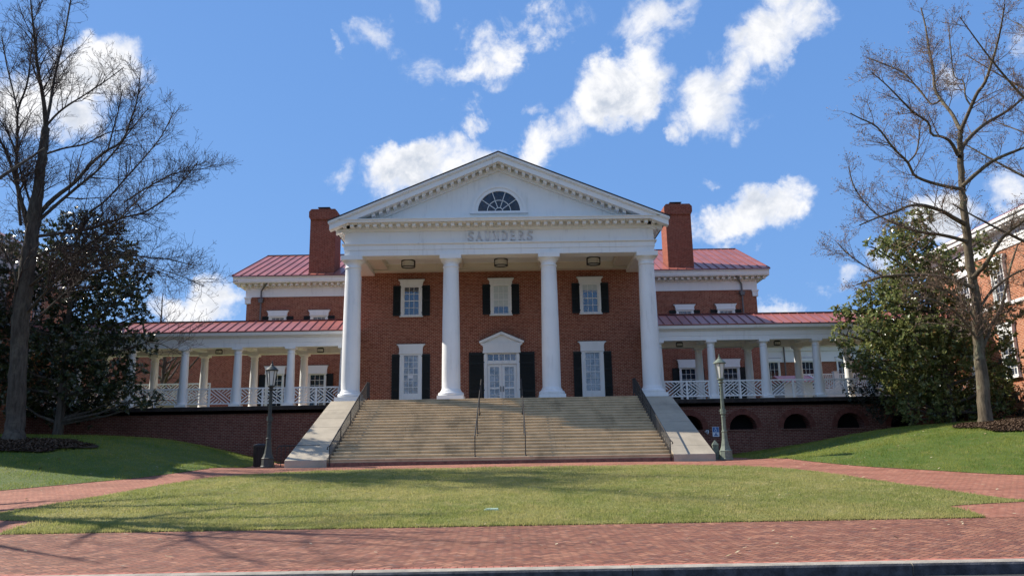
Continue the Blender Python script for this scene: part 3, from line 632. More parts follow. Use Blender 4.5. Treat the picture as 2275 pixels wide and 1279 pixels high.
# ---- windows
def wall_T(x0, Y): return lambda u, d, z: (x0+u, Y-d, z)
def window(parent, T, zt, lint, cw, z0, gw, g0, g1, cols, rows, shut=(), glass='glass', casing_to=None, blind=None, notice=False, panel=False, name='window', sh_bot=None):
    """zt: top of hood; lint: (hood half width, top of casing); cw: casing half width; glass gw x g0..g1; shut: (sides, width)"""
    lh, zc = lint
    mb = MB(T)
    # hood: coved cap on a frieze block
    fh = zt-zc
    mb.prism([(-cw-.03, zc), (cw+.03, zc), (cw+.03, zt-.22), (cw+.06, zt-.14), (lh-.05, zt-.06), (lh, zt-.045), (lh, zt), (-lh, zt), (-lh, zt-.045), (-lh+.05, zt-.06), (-cw-.06, zt-.14), (-cw-.03, zt-.22)], .004, .17, 'y')
    mb.prism([(-cw-.05, zc-.0), (cw+.05, zc), (cw+.05, zc+.05), (-cw-.05, zc+.05)], .17, .19, 'y')
    for s in (-1, 1):
        a, b = sorted((s*cw, s*(gw+.06))); mb.box(a, b, .004, .13, z0+.001, zc-.002)
        a, b = sorted((s*cw, s*(cw-.06))); mb.box(a, b, .131, .155, z0+.001, zc-.002)
        a, b = sorted((s*(gw+.06), s*gw)); mb.box(a, b, .004, .085, g0, g1)
    mb.box(-gw-.06, gw+.06, .004, .13, g1+.002, zc-.002)
    if panel:
        mb.box(-gw-.06, gw+.06, .004, .10, z0+.001, g0-.002); mb.box(-gw+.04, gw-.04, .101, .125, z0+.12, g0-.16)
    else:
        mb.box(-gw-.06, gw+.06, .004, .10, z0+.001, g0-.002); mb.box(-cw-.05, cw+.05, .004, .20, z0-.06, z0)
    w = mb.build(name, 'white', parent)
    mb = MB(T); mb.box(-lh-.012, lh+.012, .004, .185, zt+.002, zt+.022); mb.build('flashing', 'darkmetal', w)
    mb = MB(T); mb.box(-gw, gw, .006, .03, g0, g1 if blind is None else blind); mb.build('pane', glass, w)
    if blind is not None:
        mb = MB(T); mb.box(-gw, gw, .006, .028, blind+.002, g1); mb.build('blind', 'blind', w)
    mb = MB(T)
    for k in range(1, cols): u = -gw+2*gw*k/cols; mb.box(u-.011, u+.011, .032, .062, g0, g1)
    for k in range(1, rows):
        z = g0+(g1-g0)*k/rows; q = .022 if k == rows//2 else .011; mb.box(-gw, gw, .031, .066 if q > .02 else .061, z-q, z+q)
    mb.build('glazing_bars', 'white', w)
    if notice: mb = MB(T); mb.box(-.16, .14, .063, .068, g0+.78, g0+.95); mb.build('paper_notice', 'paper', w)
    for s, sw in shut:
        mb = MB(T); b0 = sh_bot if sh_bot is not None else z0+.02; a, b = sorted((s*(cw+.012), s*(cw+sw))); zt2 = zc+.0
        mb.box(a, b, .03, .055, b0, zt2)
        for q in (a, b-.05): mb.box(q, q+.05, .056, .085, b0, zt2)
        nr = 3 if zt2-b0 > 2.2 else 2
        for k in range(nr+1):
            z = b0+(zt2-b0-.08)*k/nr; mb.box(a+.051, b-.051, .056, .083, z, z+.08)
        n = int((zt2-b0)/.075)
        for k in range(n):
            z = b0+.09+k*.075
            if z < zt2-.1: mb.add([(a+.052, .057, z), (b-.052, .057, z), (b-.052, .078, z-.03), (a+.052, .078, z-.03)], [(0, 1, 2, 3)])
        for z in (b0+.12, zt2-.14): 
            q = s*(cw-.02); c, d = sorted((q, q+s*.09)); mb.box(c, d, .15, .165, z, z+.05)
        mb.build('shutter', 'shutter', w)
    return w
B2 = [(-1, .42), (1, .42)]
for k, x in enumerate((-SP, 0, SP)):
    window(hall, wall_T(x, YW), 11.02, (.70, 10.70), .56, 9.05, .375, 9.13, 10.60, 3, 4, B2, 'glass', blind=9.52 if k == 1 else (10.3 if k == 2 else None))
for x in (-SP, SP):
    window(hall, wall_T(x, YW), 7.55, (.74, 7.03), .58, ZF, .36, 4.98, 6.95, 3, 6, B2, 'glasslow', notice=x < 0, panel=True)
# door
T = wall_T(0, YW)
mb = MB(T)
mb.prism([(-.97, 7.0), (.97, 7.0), (.97, 7.36), (1.05, 7.44), (1.10, 7.46), (1.10, 7.53), (-1.10, 7.53), (-1.10, 7.46), (-1.05, 7.44), (-.97, 7.36)], .004, .26, 'y')
mb.box(-.99, .99, .26, .285, 7.0, 7.10)
mb.prism([(-1.10, 7.532), (1.10, 7.532), (1.16, 7.56), (0, 8.06), (-1.16, 7.56)], .004, .16, 'y')
for s in (-1, 1):
    mb.prism([(0, 8.12), (s*1.18, 7.61), (s*1.16, 7.52), (s*1.0, 7.533), (0, 7.97)], .162, .34, 'y')
    a, b = sorted((s*.93, s*.77)); mb.box(a, b, .004, .2, ZF, 6.998)
mb.box(-.768, .768, .004, .18, 6.98, 6.998); mb.box(-.768, .768, .004, .17, 6.43, 6.60)
doorway = mb.build('doorway', 'white', hall)
mb = MB(T)
for s in (-1, 1): mb.prism([(0, 8.123), (s*1.20, 7.605), (s*1.20, 7.635), (0, 8.153)], .004, .36, 'y')
mb.build('flashing', 'darkmetal', doorway)
mb = MB(T); mb.box(-.768, .768, .006, .03, 6.602, 6.978); mb.build('transom_pane', 'glass', doorway)
mb = MB(T)
for k in range(0, 6): u = -.74+1.48*k/5; mb.box(u-.02, u+.02, .032, .08, 6.602, 6.978)
for z in (6.602, 6.948): mb.box(-.766, .766, .031, .078, z, z+.03)
mb.build('glazing_bars', 'white', doorway)
for s in (-1, 1):
    a, b = sorted((s*.006, s*.764)); mb = MB(T)
    mb.box(a, a+.14, .03, .09, ZF+.02, 6.42); mb.box(b-.14, b, .03, .09, ZF+.02, 6.42)
    mb.box(a+.142, b-.142, .03, .088, ZF+.02, ZF+.22); mb.box(a+.142, b-.142, .03, .088, 6.28, 6.42); mb.box(a+.142, b-.142, .03, .092, 5.14, 5.24)
    m_ = (a+b)/2; mb.box(m_-.012, m_+.012, .034, .075, ZF+.22, 6.28)
    for z in (4.82, 5.53, 5.88): mb.box(a+.142, b-.142, .034, .075, z-.012, z+.012)
    mb.build('door_leaf', 'white', doorway)
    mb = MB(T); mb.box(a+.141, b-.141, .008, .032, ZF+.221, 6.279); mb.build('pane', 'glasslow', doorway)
    hx = s*.07; mb = MB(T); mb.box(hx-.018, hx+.018, .091, .13, 5.0, 5.28); mb.build('door_handle', 'iron', doorway)
    a, b = sorted((s*.945, s*1.72)); mb = MB(T); mb.box(a, b, .03, .055, ZF+.03, 7.06)
    for q in (a, b-.07): mb.box(q, q+.07, .056, .085, ZF+.03, 7.06)
    for z in (ZF+.03, 4.98, 6.45, 6.96): mb.box(a+.071, b-.071, .056, .083, z, z+.1)
    for k in range(34):
        z = ZF+.2+k*.075
        if z < 6.94: mb.add([(a+.072, .057, z), (b-.072, .057, z), (b-.072, .078, z-.03), (a+.072, .078, z-.03)], [(0, 1, 2, 3)])
    for z in (5.06, 6.5, 6.94): c, d = sorted((s*.90, s*1.0)); mb.box(c, d, .202, .215, z, z+.05)
    mb.build('shutter', 'shutter', doorway)
# wing windows
for x in (-14.25, -11.62, 11.62, 14.25):
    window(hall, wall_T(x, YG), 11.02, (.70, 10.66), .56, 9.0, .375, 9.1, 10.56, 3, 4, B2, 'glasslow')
    window(hall, wall_T(x, YG), 7.50, (.70, 6.98), .58, ZF, .42, 4.98, 6.90, 3, 6, B2, 'glassdark', panel=True)
# wing cornice
for s in (-1, 1):
    mb = MB(); x0, x1 = 7.55, 16.33; E = lambda a, b: (min(s*a, s*b), max(s*a, s*b))
    def bx(a, b, y0, y1, z0, z1): p = E(a, b); mb.box(p[0], p[1], y0, y1, z0, z1)
    bx(x0, x1+.03, YG-.06, 62.96, 11.92, 12.50); bx(x0, x1+.10, YG-.14, 63.04, 12.502, 12.56); bx(x0, x1+.12, YG-.16, 63.06, 12.562, 12.72)
    p = E(x0, x1+.66)
    mb.prism([(YG-.74, 12.80), (YG-.78, 13.0), (YG-.84, 13.05), (YG-.84, 13.09), (YG, 13.09), (YG, 12.722), (YG-.70, 12.722)], p[0], p[1], 'x'); bx(x1-.2, x1+.66, YG+.002, 63.8, 12.724, 13.085)
    bx(x1-.30, x1+.06, YG-.09, YG+.5, 11.5, 11.92); bx(x1-.34, x1+.10, YG-.13, YG+.54, 11.82, 11.918)
    for k in range(24):
        q = E(x1+.50-k*.373, x1+.50-k*.373-.17); mb.box(q[0], q[1], YG-.50, YG-.15, 12.57, 12.718)
    mb.build('wing_cornice', 'white', hall)
    mb = MB(); x = s*15.35
    mb.tube([(x-s*.45, YG-.55, 12.7), (x-s*.2, YG-.3, 12.5), (x, YG-.14, 12.3), (x, YG-.12, 9.0), (x, YG-.12, ZF)], .055, 8); mb.box(x-.13, x+.13, YG-.26, YG-.03, 11.55, 11.78); mb.box(x-.17, x+.17, YG-.28, YG-.02, 11.72, 11.8)
    mb.build('downspout', 'zinc', hall, True)
# main roof with standing seams
YR, ZR, YE, ZE = 56.7, 16.25, YG-.86, 13.10
mb = MB(); mb.prism([(YE, ZE), (YR, ZR), (2*YR-YE, ZE), (2*YR-YE, ZE+.05), (YR, ZR+.05), (YE, ZE+.05)], -17.05, 17.05, 'x')
for s in (-1, 1): mb.prism([(YG-.1, 13.05), (2*YR-YG, 13.05), (YR, 16.15)], s*16.2, s*16.32, 'x')
roof = mb.build('roof', 'metal', hall)
mb = MB(); sl_ = (ZR-ZE)/(YR-YE); nn = np.array([0, -sl_, 1.])/math.hypot(sl_, 1)
for k in range(65):
    x = -17.03+k*.532
    mb.bar((x, YE, ZE+.07), (x, YR, ZR+.07), .035, .055, nn)
mb.bar((-17.05, YR, ZR+.07), (17.05, YR, ZR+.07), .2, .03, (0, 0, 1)); mb.bar((-17.05, YE-.005, ZE+.02), (17.05, YE-.005, ZE+.02), .06, .03)
mb.build('roof_seams', 'seam', roof)
for s in (-1, 1):
    mb = MB(); x0, x1 = sorted((s*10.72, s*12.36)); y0, y1 = 50.05, 51.75
    mb.box(x0, x1, y0, y1, 12.9, 16.95); mb.prism([(x0, 16.95), (x1, 16.95), (x1+.09, 17.12), (x0-.09, 17.12)], y0-.09, y1+.09); mb.box(x0-.09, x1+.09, y0-.09, y1+.09, 17.12, 17.5)
    mb.prism([(x0-.09, 17.5), (x1+.09, 17.5), (x1-.05, 17.66), (x0+.05, 17.66)], y0-.05, y1+.05)
    ch = mb.build('chimney', 'chim', roof)
    mb = MB(); mb.box(x0+.45, x1-.55, y0+.4, y1-.4, 17.66, 17.86); mb.box(x0+.38, x1-.48, y0+.3, y1-.3, 17.86, 17.9); mb.build('chimney_cap', 'darkmetal', roof)
    mb = MB(); mb.prism([(y0-.25, 13.1), (y0-.25, 13.26), (y1+.2, 14.15), (y1+.2, 13.3)], x0-.12, x1+.12, 'x'); mb.build('chimney_flashing', 'seam', roof)

# ------------------------------------------------------------------ lanterns hanging from the ceilings
def ceiling_light(name, label, loc, w, h, zc, group):
    t = thing(name, label, 'ceiling light', loc, group); x, y, z = loc
    mb = MB()
    n = 8
    for k in range(n):
        a = 2*math.pi*(k+.5)/n; b = 2*math.pi*(k+1.5)/n
        p = lambda q, zz, r=w/2: (x+r*math.cos(q), y+r*math.sin(q)*.8, zz)
        mb.tube([p(a, z), p(a, z+h)], w*.036, 4); mb.tube([p(a, z), p(b, z)], w*.045, 4); mb.tube([p(a, z+h), p(b, z+h)], w*.05, 4)
    mb.tube([(x, y, z+h), (x, y, zc)], w*.09, 6)
    mb.add([(x+w*.52*math.cos(q), y+w*.42*math.sin(q), z+h+.03) for q in np.arange(8)*math.pi/4+math.pi/8]+[(x+w*.3*math.cos(q), y+w*.24*math.sin(q), z+h+.09) for q in np.arange(8)*math.pi/4+math.pi/8], [(i, (i+1) % 8, 8+(i+1) % 8, 8+i) for i in range(8)]+[tuple(range(8)), tuple(range(15, 7, -1))])
    mb.build('frame', 'iron', t)
    mb = MB(); mb.lathe([(w*.46, z+.02), (w*.46, z+h-.02)], x, y, 8, rot=math.pi/8); o = mb.build('shade', 'lampglass', t)
    return t
for x, w_ in ((-SP, 'left'), (0, 'centre'), (SP, 'right')):
    ceiling_light('ceiling_light', {'left': 'octagonal ceiling lantern under the portico in the bay with the notice in its tall window', 'centre': 'octagonal ceiling lantern under the portico above the pedimented door', 'right': 'octagonal ceiling lantern in the portico bay nearest the sunlit chimney side'}[w_], (x+.04, 40.0, 11.28), .70, .30, 11.8, 'portico ceiling lanterns')

# ------------------------------------------------------------------ colonnades
YL, YB = 39.62, 42.23
def small_col(mb, x, y):
    mb.box(x-.27, x+.27, y-.27, y+.27, ZF, ZF+.10)
    pr = [(.26, ZF+.10), (.265, ZF+.14), (.25, ZF+.18), (.225, ZF+.20), (.215, ZF+.27)]+[(.215-.035*(k/8)**1.6, ZF+.27+(6.86-ZF-.27)*k/8) for k in range(1, 9)]
    pr += [(.20, 6.87), (.205, 6.90), (.182, 6.92), (.182, 7.0), (.21, 7.03), (.245, 7.08)]
    mb.lathe(pr, x, y, 24); mb.box(x-.255, x+.255, y-.255, y+.255, 7.08, 7.18)
def panel(mb, xa, xb, za, zb, y, flip):
    """fretwork: a band of slats along one diagonal, the two corners filled with slats the other way"""
    w, h = xb-xa, zb-za
    def clipline(px, pz, dx, dz, poly):
        ts = []
        for i in range(len(poly)):
            (x0, z0), (x1, z1) = poly[i], poly[(i+1) % len(poly)]; ex, ez = x1-x0, z1-z0; den = dx*ez-dz*ex
            if abs(den) < 1e-9: continue
            t = ((x0-px)*ez-(z0-pz)*ex)/den; u = ((x0-px)*dz-(z0-pz)*dx)/den
            if -1e-6 <= u <= 1+1e-6: ts.append(t)
        return (min(ts), max(ts)) if len(ts) >= 2 and max(ts)-min(ts) > .04 else None
    k = h*.62
    band = [(0, 0), (k*.9, 0), (w, h-k*.55), (w, h), (w-k*.9, h), (0, k*.55)]
    cor1 = [(k*.9, 0), (w, 0), (w, h-k*.55)]; cor2 = [(0, k*.55), (w-k*.9, h), (0, h)]
    dl = math.hypot(w, h*1.0); D = np.array([.79, .61]); Nn = np.array([-D[1], D[0]]); D2 = np.array([-.79, .61]); N2 = np.array([D2[1], -D2[0]])
    for poly, d, nn_ in ((band, D, Nn), (cor1, D2, N2), (cor2, D2, N2)):
        for j in range(-12, 13):
            p0 = np.array([w/2, h/2])+nn_*j*.128
            r = clipline(p0[0], p0[1], d[0], d[1], poly)
            if r:
                a = p0+d*r[0]; b = p0+d*r[1]
                if flip: a = (w-a[0], a[1]); b = (w-b[0], b[1])
                mb.bar((xa+a[0], y, za+a[1]), (xa+b[0], y, za+b[1]), .046, .03)
def colonnade(s, label):
    t = thing('colonnade', label, 'colonnade', (s*15.8, YL, ZF))
    X = [7.80+2.62*k for k in range(7)]
    for x in X:
        for y in (YL, YB):
            mb = MB(); small_col(mb, s*x, y); mb.build('column', 'white', t, True)
    E = lambda a, b: (min(s*a, s*b), max(s*a, s*b)); x0, x1 = E(7.47, 23.96)
    mb = MB(); mb.box(x0, x1, YL-.2, YB+.36, 3.95, ZF-.002); mb.build('floor', 'stone', t)
    mb = MB()
    for y, s2 in ((YL, -1), (YB, 1)):
        mb.box(x0, x1, y-.21, y+.21, 7.18, 7.40); mb.box(x0, x1, y-.23, y+.23, 7.402, 7.62)
        yy = y+s2*.23; q = [(yy, 7.622), (yy+s2*.1, 7.70), (yy+s2*.26, 7.74), (yy+s2*.30, 7.88), (yy-s2*.4, 7.90), (yy-s2*.4, 7.622)]; mb.prism(q, x0, x1, 'x')
    for x in X[:-1]: xx = s*x; mb.box(xx-.19, xx+.19, YL+.235, YB-.235, 7.30, 7.58)
    mb.build('entablature', 'white', t)
    mb = MB(); mb.box(x0, x1, YL+.232, YB-.232, 7.585, 7.63); mb.build('ceiling', 'soffit', t)
    yr = (YL+YB)/2; e0 = YL-.56; e1 = YB+.56; zr_ = 8.70; ze = 7.90
    mb = MB(); mb.prism([(e0, ze), (yr, zr_), (e1, ze), (e1, ze+.04), (yr, zr_+.04), (e0, ze+.04)], x0, x1, 'x'); rf = mb.build('roof', 'metal', t)
    mb = MB(); k_ = (zr_-ze)/(yr-e0); n_ = np.array([0, -k_, 1.])/math.hypot(k_, 1)
    for k in range(37):
        x = s*(7.62+k*.452)
        if abs(x) < 23.9: mb.bar((x, e0, ze+.055), (x, yr, zr_+.055), .03, .05, n_)
    mb.bar((x0, yr, zr_+.06), (x1, yr, zr_+.06), .22, .03, (0, 0, 1)); mb.build('roof_seams', 'seam', rf)
    for k in range(len(X)-1):
        a, b = E(X[k]+.205, X[k+1]-.205); m_ = (a+b)/2; y = YL-.02; mb = MB()
        mb.box(a, b, y-.05, y+.05, 5.14, 5.21); mb.box(a, b, y-.04, y+.04, 4.42, 4.48); mb.box(m_-.045, m_+.045, y-.045, y+.045, ZF, 5.138)
        for q in (a, b-.05): mb.box(q, q+.05, y-.041, y+.041, 4.30, 5.138)
        panel(mb, a+.05, m_-.045, 4.48, 5.14, y, False); panel(mb, m_+.045, b-.05, 4.48, 5.14, y, True)
        mb.build('railing_panel', 'white', t)
    return t
colonnade(-1, 'white columned walkway with pink metal roof reaching the shaded thick trunked tree')
colonnade(1, 'white columned walkway with half shaded red metal roof above the arched brick wall')
for x, l in ((-14.5, 'small dark ceiling lantern in the walkway beside the lattice fence view'), (-9.30, 'small dark ceiling lantern in the walkway between the dark lamp post and the portico'), (9.17, 'small dark ceiling lantern in the walkway just left of the pale green lamp post'), (14.22, 'small dark ceiling lantern in the walkway near the sunny magnolia')):
    ceiling_light('walkway_lantern', l, (x, 41.0, 7.10), .34, .17, 7.6, 'walkway ceiling lanterns')

# ------------------------------------------------------------------ retaining walls
YT = 39.52
def retaining(s, arches, label):
    t = thing('retaining_wall', label, 'wall', (s*15.9, YT, 1.4)); x0, x1 = sorted((s*7.76, s*23.98))
    holes = []
    for cx in arches:
        holes.append([(cx-.66, 2.80), (cx+.66, 2.80)]+[(cx+.66*math.cos(math.pi*k/16), 2.86+.66*math.sin(math.pi*k/16)) for k in range(17)])
    vs = [(x0, .5), (x1, .5), (x1, 3.94), (x0, 3.94)]; ed = [(0, 1), (1, 2), (2, 3), (3, 0)]
    for h in holes:
        o = len(vs); vs += h; ed += [(o+i, o+(i+1) % len(h)) for i in range(len(h))]
    V, E_, F, *_ = delaunay_2d_cdt([Vector(v) for v in vs], ed, [], 1, 1e-6)
    mb = MB(); V = [tuple(v) for v in V]; FF = []
    for f in F:
        c = np.mean([V[i] for i in f], 0)
        if not any(inpoly(np.array([c[0]]), np.array([c[1]]), h)[0] for h in holes): FF.append(tuple(f))
    mb.add([(v[0], YT, v[1]) for v in V], FF)
    for h in holes:
        n = len(h); mb.add([(p[0], YT, p[1]) for p in h]+[(p[0], YT+.6, p[1]) for p in h], [(i, (i+1) % n, n+(i+1) % n, n+i) for i in range(n)])
    mb.add([(x0, YT, 3.94), (x1, YT, 3.94), (x1, YT+1.3, 3.94), (x0, YT+1.3, 3.94)], [(0, 1, 2, 3)])
    mb.build('wall', 'brickwall', t, recalc=False)
    if holes: mb = MB(); mb.box(x0, x1, YT+.62, YT+.8, .5, 3.93); mb.build('arch_shade_panel', 'archshade', t)  # near-black panel added behind the arches, shade of the recess as colour
    mb = MB(); mb.box(x0, x1, YT-.10, YT+.02, 3.94, 4.10); mb.box(x0, x1, YT-.16, YT+.02, 4.102, 4.29); mb.build('coping', mat('coping_overhang_shade', (.045, .036, .033), .8, .2, 0., .4, 4.), t)  # coping near black, the overhang's shadow put into its colour
    for cx in arches:
        mb = MB()
        n = 15
        for k in range(n):
            a, b = math.pi*(k+.04)/n, math.pi*(k+.96)/n
            mb.prism([(cx+r*math.cos(q), 2.86+r*math.sin(q)) for r, q in ((.66, a), (.92, a), (.92, b), (.66, b))], YT-.03, YT+.05)
        mb.build('arch_surround', mat('arch_brick', (.155, .055, .04), .85, .2, 0., .3, 5.) if cx == arches[0] else bpy.data.materials['arch_brick'], t)
        mb = MB(); mb.box(cx-.72, cx+.72, YT-.05, YT+.3, 2.74, 2.80); mb.build('arch_sill', 'brickwall', t)
    return t
retaining(-1, [], 'plain dark brick retaining wall in deep shade under the walkway')
retaining(1, [9.10, 11.72, 14.34, 16.96, 19.58, 22.2], 'brick retaining wall with a row of dark arched openings')

# ------------------------------------------------------------------ staircase
NS = 21; ZB = 1.55; YS0, YS1 = 29.75, 37.0; XS = 6.28
stair = thing('staircase', 'broad tan stone staircase rising to the portico between sloping cheek walls', 'staircase', (0, 30, 1.42))
mb = MB(); mb.box(-XS, XS, YS0-.03, YS0+1.2, 1.1, ZB); mb.build('brick_base_step', 'brickstep', stair)
mb = MB(); rise = (ZF-.008-ZB)/NS; run = (YS1-YS0)/NS
seg = [-XS, -4.2, -2.1, 0., 2.1, 4.2, XS]
for k in range(NS):
    y = YS0+run*k; z = ZB+rise*(k+1)
    for i in range(6):
        off = .35*(k % 2) if 0 < i < 6 else 0
        a = seg[i]+(off if i else 0)+.003; b = seg[i+1]+(.35*(k % 2) if i < 5 else 0)-.003
        y2 = YS1+.02 if k == NS-1 else y+run+.06
        mb.prism([(y, z-rise-.001), (y, z-.05), (y-.028, z-.046), (y-.030, z-.018), (y-.018, z-.003), (y-.004, z), (y2, z), (y2, z-rise-.001)], a, b, 'x')
mb.build('steps', 'stone', stair, True)
for s in (-1, 1):
    mb = MB(); a, b = sorted((s*(XS+.002), s*7.80))
    mb.prism([(YS0-.10, 1.1), (YS0-.10, 1.66), (YS1+.02, ZF-.004), (38.65, ZF-.004), (38.65, 1.1)], a, b, 'x')
    ck = mb.build('cheek_wall', 'cheek', stair, bevel=.012)
    mb = MB()
    for f_ in (.12, .31, .50, .66, .82): 
        y = YS0-.1+(YS1+.12-YS0)*f_; z = 1.66+(ZF-.004-1.66)*f_
        mb.bar((a+.01, y, z+.0015), (b-.01, y, z+.0015), .012, .004, (0, -.34, .94))
    mb.build('joints', mat('stone_joint', (.22, .19, .15), .9, .1) if s < 0 else bpy.data.materials['stone_joint'], ck)
# side railings with close pickets
def nose(y): return ZB+rise*min(NS, max(0, (y-YS0)/run+1)) if y < YS1 else ZF
def side_rail(s, label):
    x = s*(XS-.09); t = thing('stair_railing', label, 'railing', (x, YS0, 1.5), None); mb = MB()
    yb, yt = YS0-.05, YS1+.25; tz = lambda y: 2.17+(5.16-2.17)*(y-yb)/(yt-yb); bz = lambda y: tz(y)-.68
    mb.tube([(x, yb-.02, tz(yb)-.03), (x, yb, tz(yb)), (x, yt, tz(yt)), (x, yt+.05, tz(yt)), (x, yt+.6, tz(yt))], .026, 8); mb.tube([(x, yb, bz(yb)), (x, yt, bz(yt)), (x, yt+.6, bz(yt))], .014, 6)
    mb.build('rail', 'iron', t, True)
    mb = MB(); n = 68
    for k in range(n): y = yb+.08+(yt-yb)*k/n; mb.tube([(x, y, bz(y)), (x, y, tz(y))], .0085, 4)
    for k in range(6): y = yt+.08*k; mb.tube([(x, y, bz(yt)), (x, y, tz(yt))], .0085, 4)
    mb.build('pickets', 'iron', t)
    for y in (yb, yb+(yt-yb)*.25, yb+(yt-yb)*.5, yb+(yt-yb)*.75, yt, yt+.6):
        mb = MB(); z0 = 1.42 if y < YS0 else nose(min(y, YS1))-.03; mb.tube([(x, y, z0), (x, y, tz(min(y, yt)))], .02, 6); mb.build('post', 'iron', t)
    mb = MB(); mb.tube([(x, yb+.0, tz(yb)), (x+s*.05, yb-.06, tz(yb)-.05), (x+s*.09, yb-.04, tz(yb)-.12), (x+s*.06, yb-.0, tz(yb)-.14)], .02, 6); mb.build('scroll', 'iron', t, True)
    return t
side_rail(-1, 'long dark picketed stair railing beside the sunlit and dappled cheek wall')
side_rail(1, 'long dark picketed stair railing beside the half shaded cheek wall')
def hand_rail(x, label):
    t = thing('handrail', label, 'handrail', (x, YS0, ZB), 'centre handrails on the stairs'); mb = MB()
    y0, y1 = YS0+.02, YS1-.02; z0, z1 = ZB+.88, ZF+.88
    mb.tube([(x, y0, z0-.06), (x, y0+.02, z0), (x, y0+.1, z0+.05), (x, y1, z1), (x, y1+.3, z1), (x, y1+.34, z1-.06)], .024, 8); mb.build('rail', 'iron', t, True)
    for f_ in (0, .33, .66, 1):
        y = y0+(y1-y0)*f_+.03; mb = MB(); mb.tube([(x, y, nose(y)-.12), (x, y, z0+(z1-z0)*f_)], .02, 6); mb.lathe([(.05, nose(y)-.02), (.05, nose(y)+.01), (.03, nose(y)+.03)], x, y, 10); mb.build('post', 'iron', t)
    return t
hand_rail(-.92, 'thin dark centre handrail on the stairs below the hinge side of the left door shutter')
hand_rail(.92, 'thin dark centre handrail on the stairs on the side of the half shaded cheek wall')
# ------------------------------------------------------------------ neighbouring and rear buildings
def pavilion(s, label):
    t = thing('pavilion', label, 'building', (s*30, 36, 2.5)); E = lambda a, b: (min(s*a, s*b), max(s*a, s*b)); a, b = E(24, 37)
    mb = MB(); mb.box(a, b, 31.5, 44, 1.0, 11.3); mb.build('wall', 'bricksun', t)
    mb = MB()
    for o, z0, z1 in ((.05, 10.95, 11.32), (.09, 11.322, 11.75), (.16, 11.752, 11.85), (.62, 11.90, 12.10), (.70, 12.102, 12.23)):
        p = E(24-o, 37+o); mb.box(p[0], p[1], 31.5-o, 44+o, z0, z1)
    p = E(24-.12, 37.1); mb.box(p[0], p[1], 31.4, 44.1, 11.852, 11.898)
    for k in range(30):
        y = 31.7+k*.4; p = E(23.46, 23.87); mb.box(p[0], p[1], y-.08, y+.08, 11.80, 11.898)
    mb.build('cornice', 'white', t)
    mb = MB(); p = E(23.95, 37.05); mb.box(p[0], p[1], 31.45, 44.05, 8.30, 8.46); mb.build('belt_course', 'white', t)
    mb = MB(); p = E(23.3, 37.7); cx = s*30.5; c2 = [(cx-1, 36), (cx+1, 36), (cx+1, 39), (cx-1, 39)]; vs = [(p[0], 30.8, 12.23), (p[1], 30.8, 12.23), (p[1], 44.7, 12.23), (p[0], 44.7, 12.23)]+[(x, y, 15.2) for x, y in c2]
    mb.add(vs, [(0, 1, 5, 4), (1, 2, 6, 5), (2, 3, 7, 6), (3, 0, 4, 7), (4, 5, 6, 7), (3, 2, 1, 0)]); mb.build('roof', 'metal', t)
    for y in (34.4, 37.45, 40.4):
        T = (lambda y: lambda u, d, z: (s*(24-d), y+u, z))(y)
        window(t, T, 10.72, (.66, 10.36), .53, 8.47, .38, 8.56, 10.27, 3, 4, (), 'glass')
        if y != 40.4: window(t, T, 7.5, (.66, 7.05), .53, 4.95, .38, 5.05, 6.95, 3, 6, (), 'glass')
pavilion(1, 'sunlit orange brick pavilion with white cornice at the right edge')
pavilion(-1, 'shaded brick pavilion with white cornice behind the thick trunk at the left edge')
t = thing('rear_wing', 'distant brick wing with broad white frieze seen through the arcade beside the sunny magnolia', 'building', (30, 67, ZT))
mb = MB(); mb.box(19, 48, 66, 78, ZT-1, 9.3); mb.build('wall', 'brick', t)
mb = MB(); mb.box(18.9, 48.1, 65.9, 78, 9.0, 9.9); mb.box(18.8, 48.2, 65.8, 78, 9.902, 10.4); mb.box(18.3, 48.7, 65.2, 78, 10.402, 10.75); mb.build('cornice', 'white', t)
mb = MB(); mb.prism([(65.2, 10.752), (78, 10.752), (72, 12.2)], 18.3, 48.7, 'x'); mb.build('roof', 'metal', t)
for x in (22.1, 25.0, 28.0, 31.0): window(t, wall_T(x, 66), 9.32, (.72, 9.08), .60, 6.0, .46, 6.1, 8.98, 3, 5, (), 'glassdark')
mb = MB(); mb.tube([(23.1, 65.75, 10.3), (23.1, 65.85, ZT)], .06, 6); mb.build('downspout', 'zinc', t)
t = thing('rear_hall', 'distant brown brick wall seen through the arcade behind the small leafless tree', 'building', (-32, 63, ZT))
mb = MB(); mb.box(-48, -17.2, 62, 72, ZT-1, 10.0); mb.build('wall', 'brick', t)
mb = MB(); mb.box(-48.2, -17.0, 61.8, 72, 10.0, 10.8); mb.box(-48.6, -16.6, 61.3, 72, 10.802, 11.1); mb.build('cornice', 'white', t)
mb = MB(); mb.prism([(61.3, 11.102), (72, 11.102), (67, 12.2)], -48.6, -16.6, 'x'); mb.build('roof', 'metal', t)
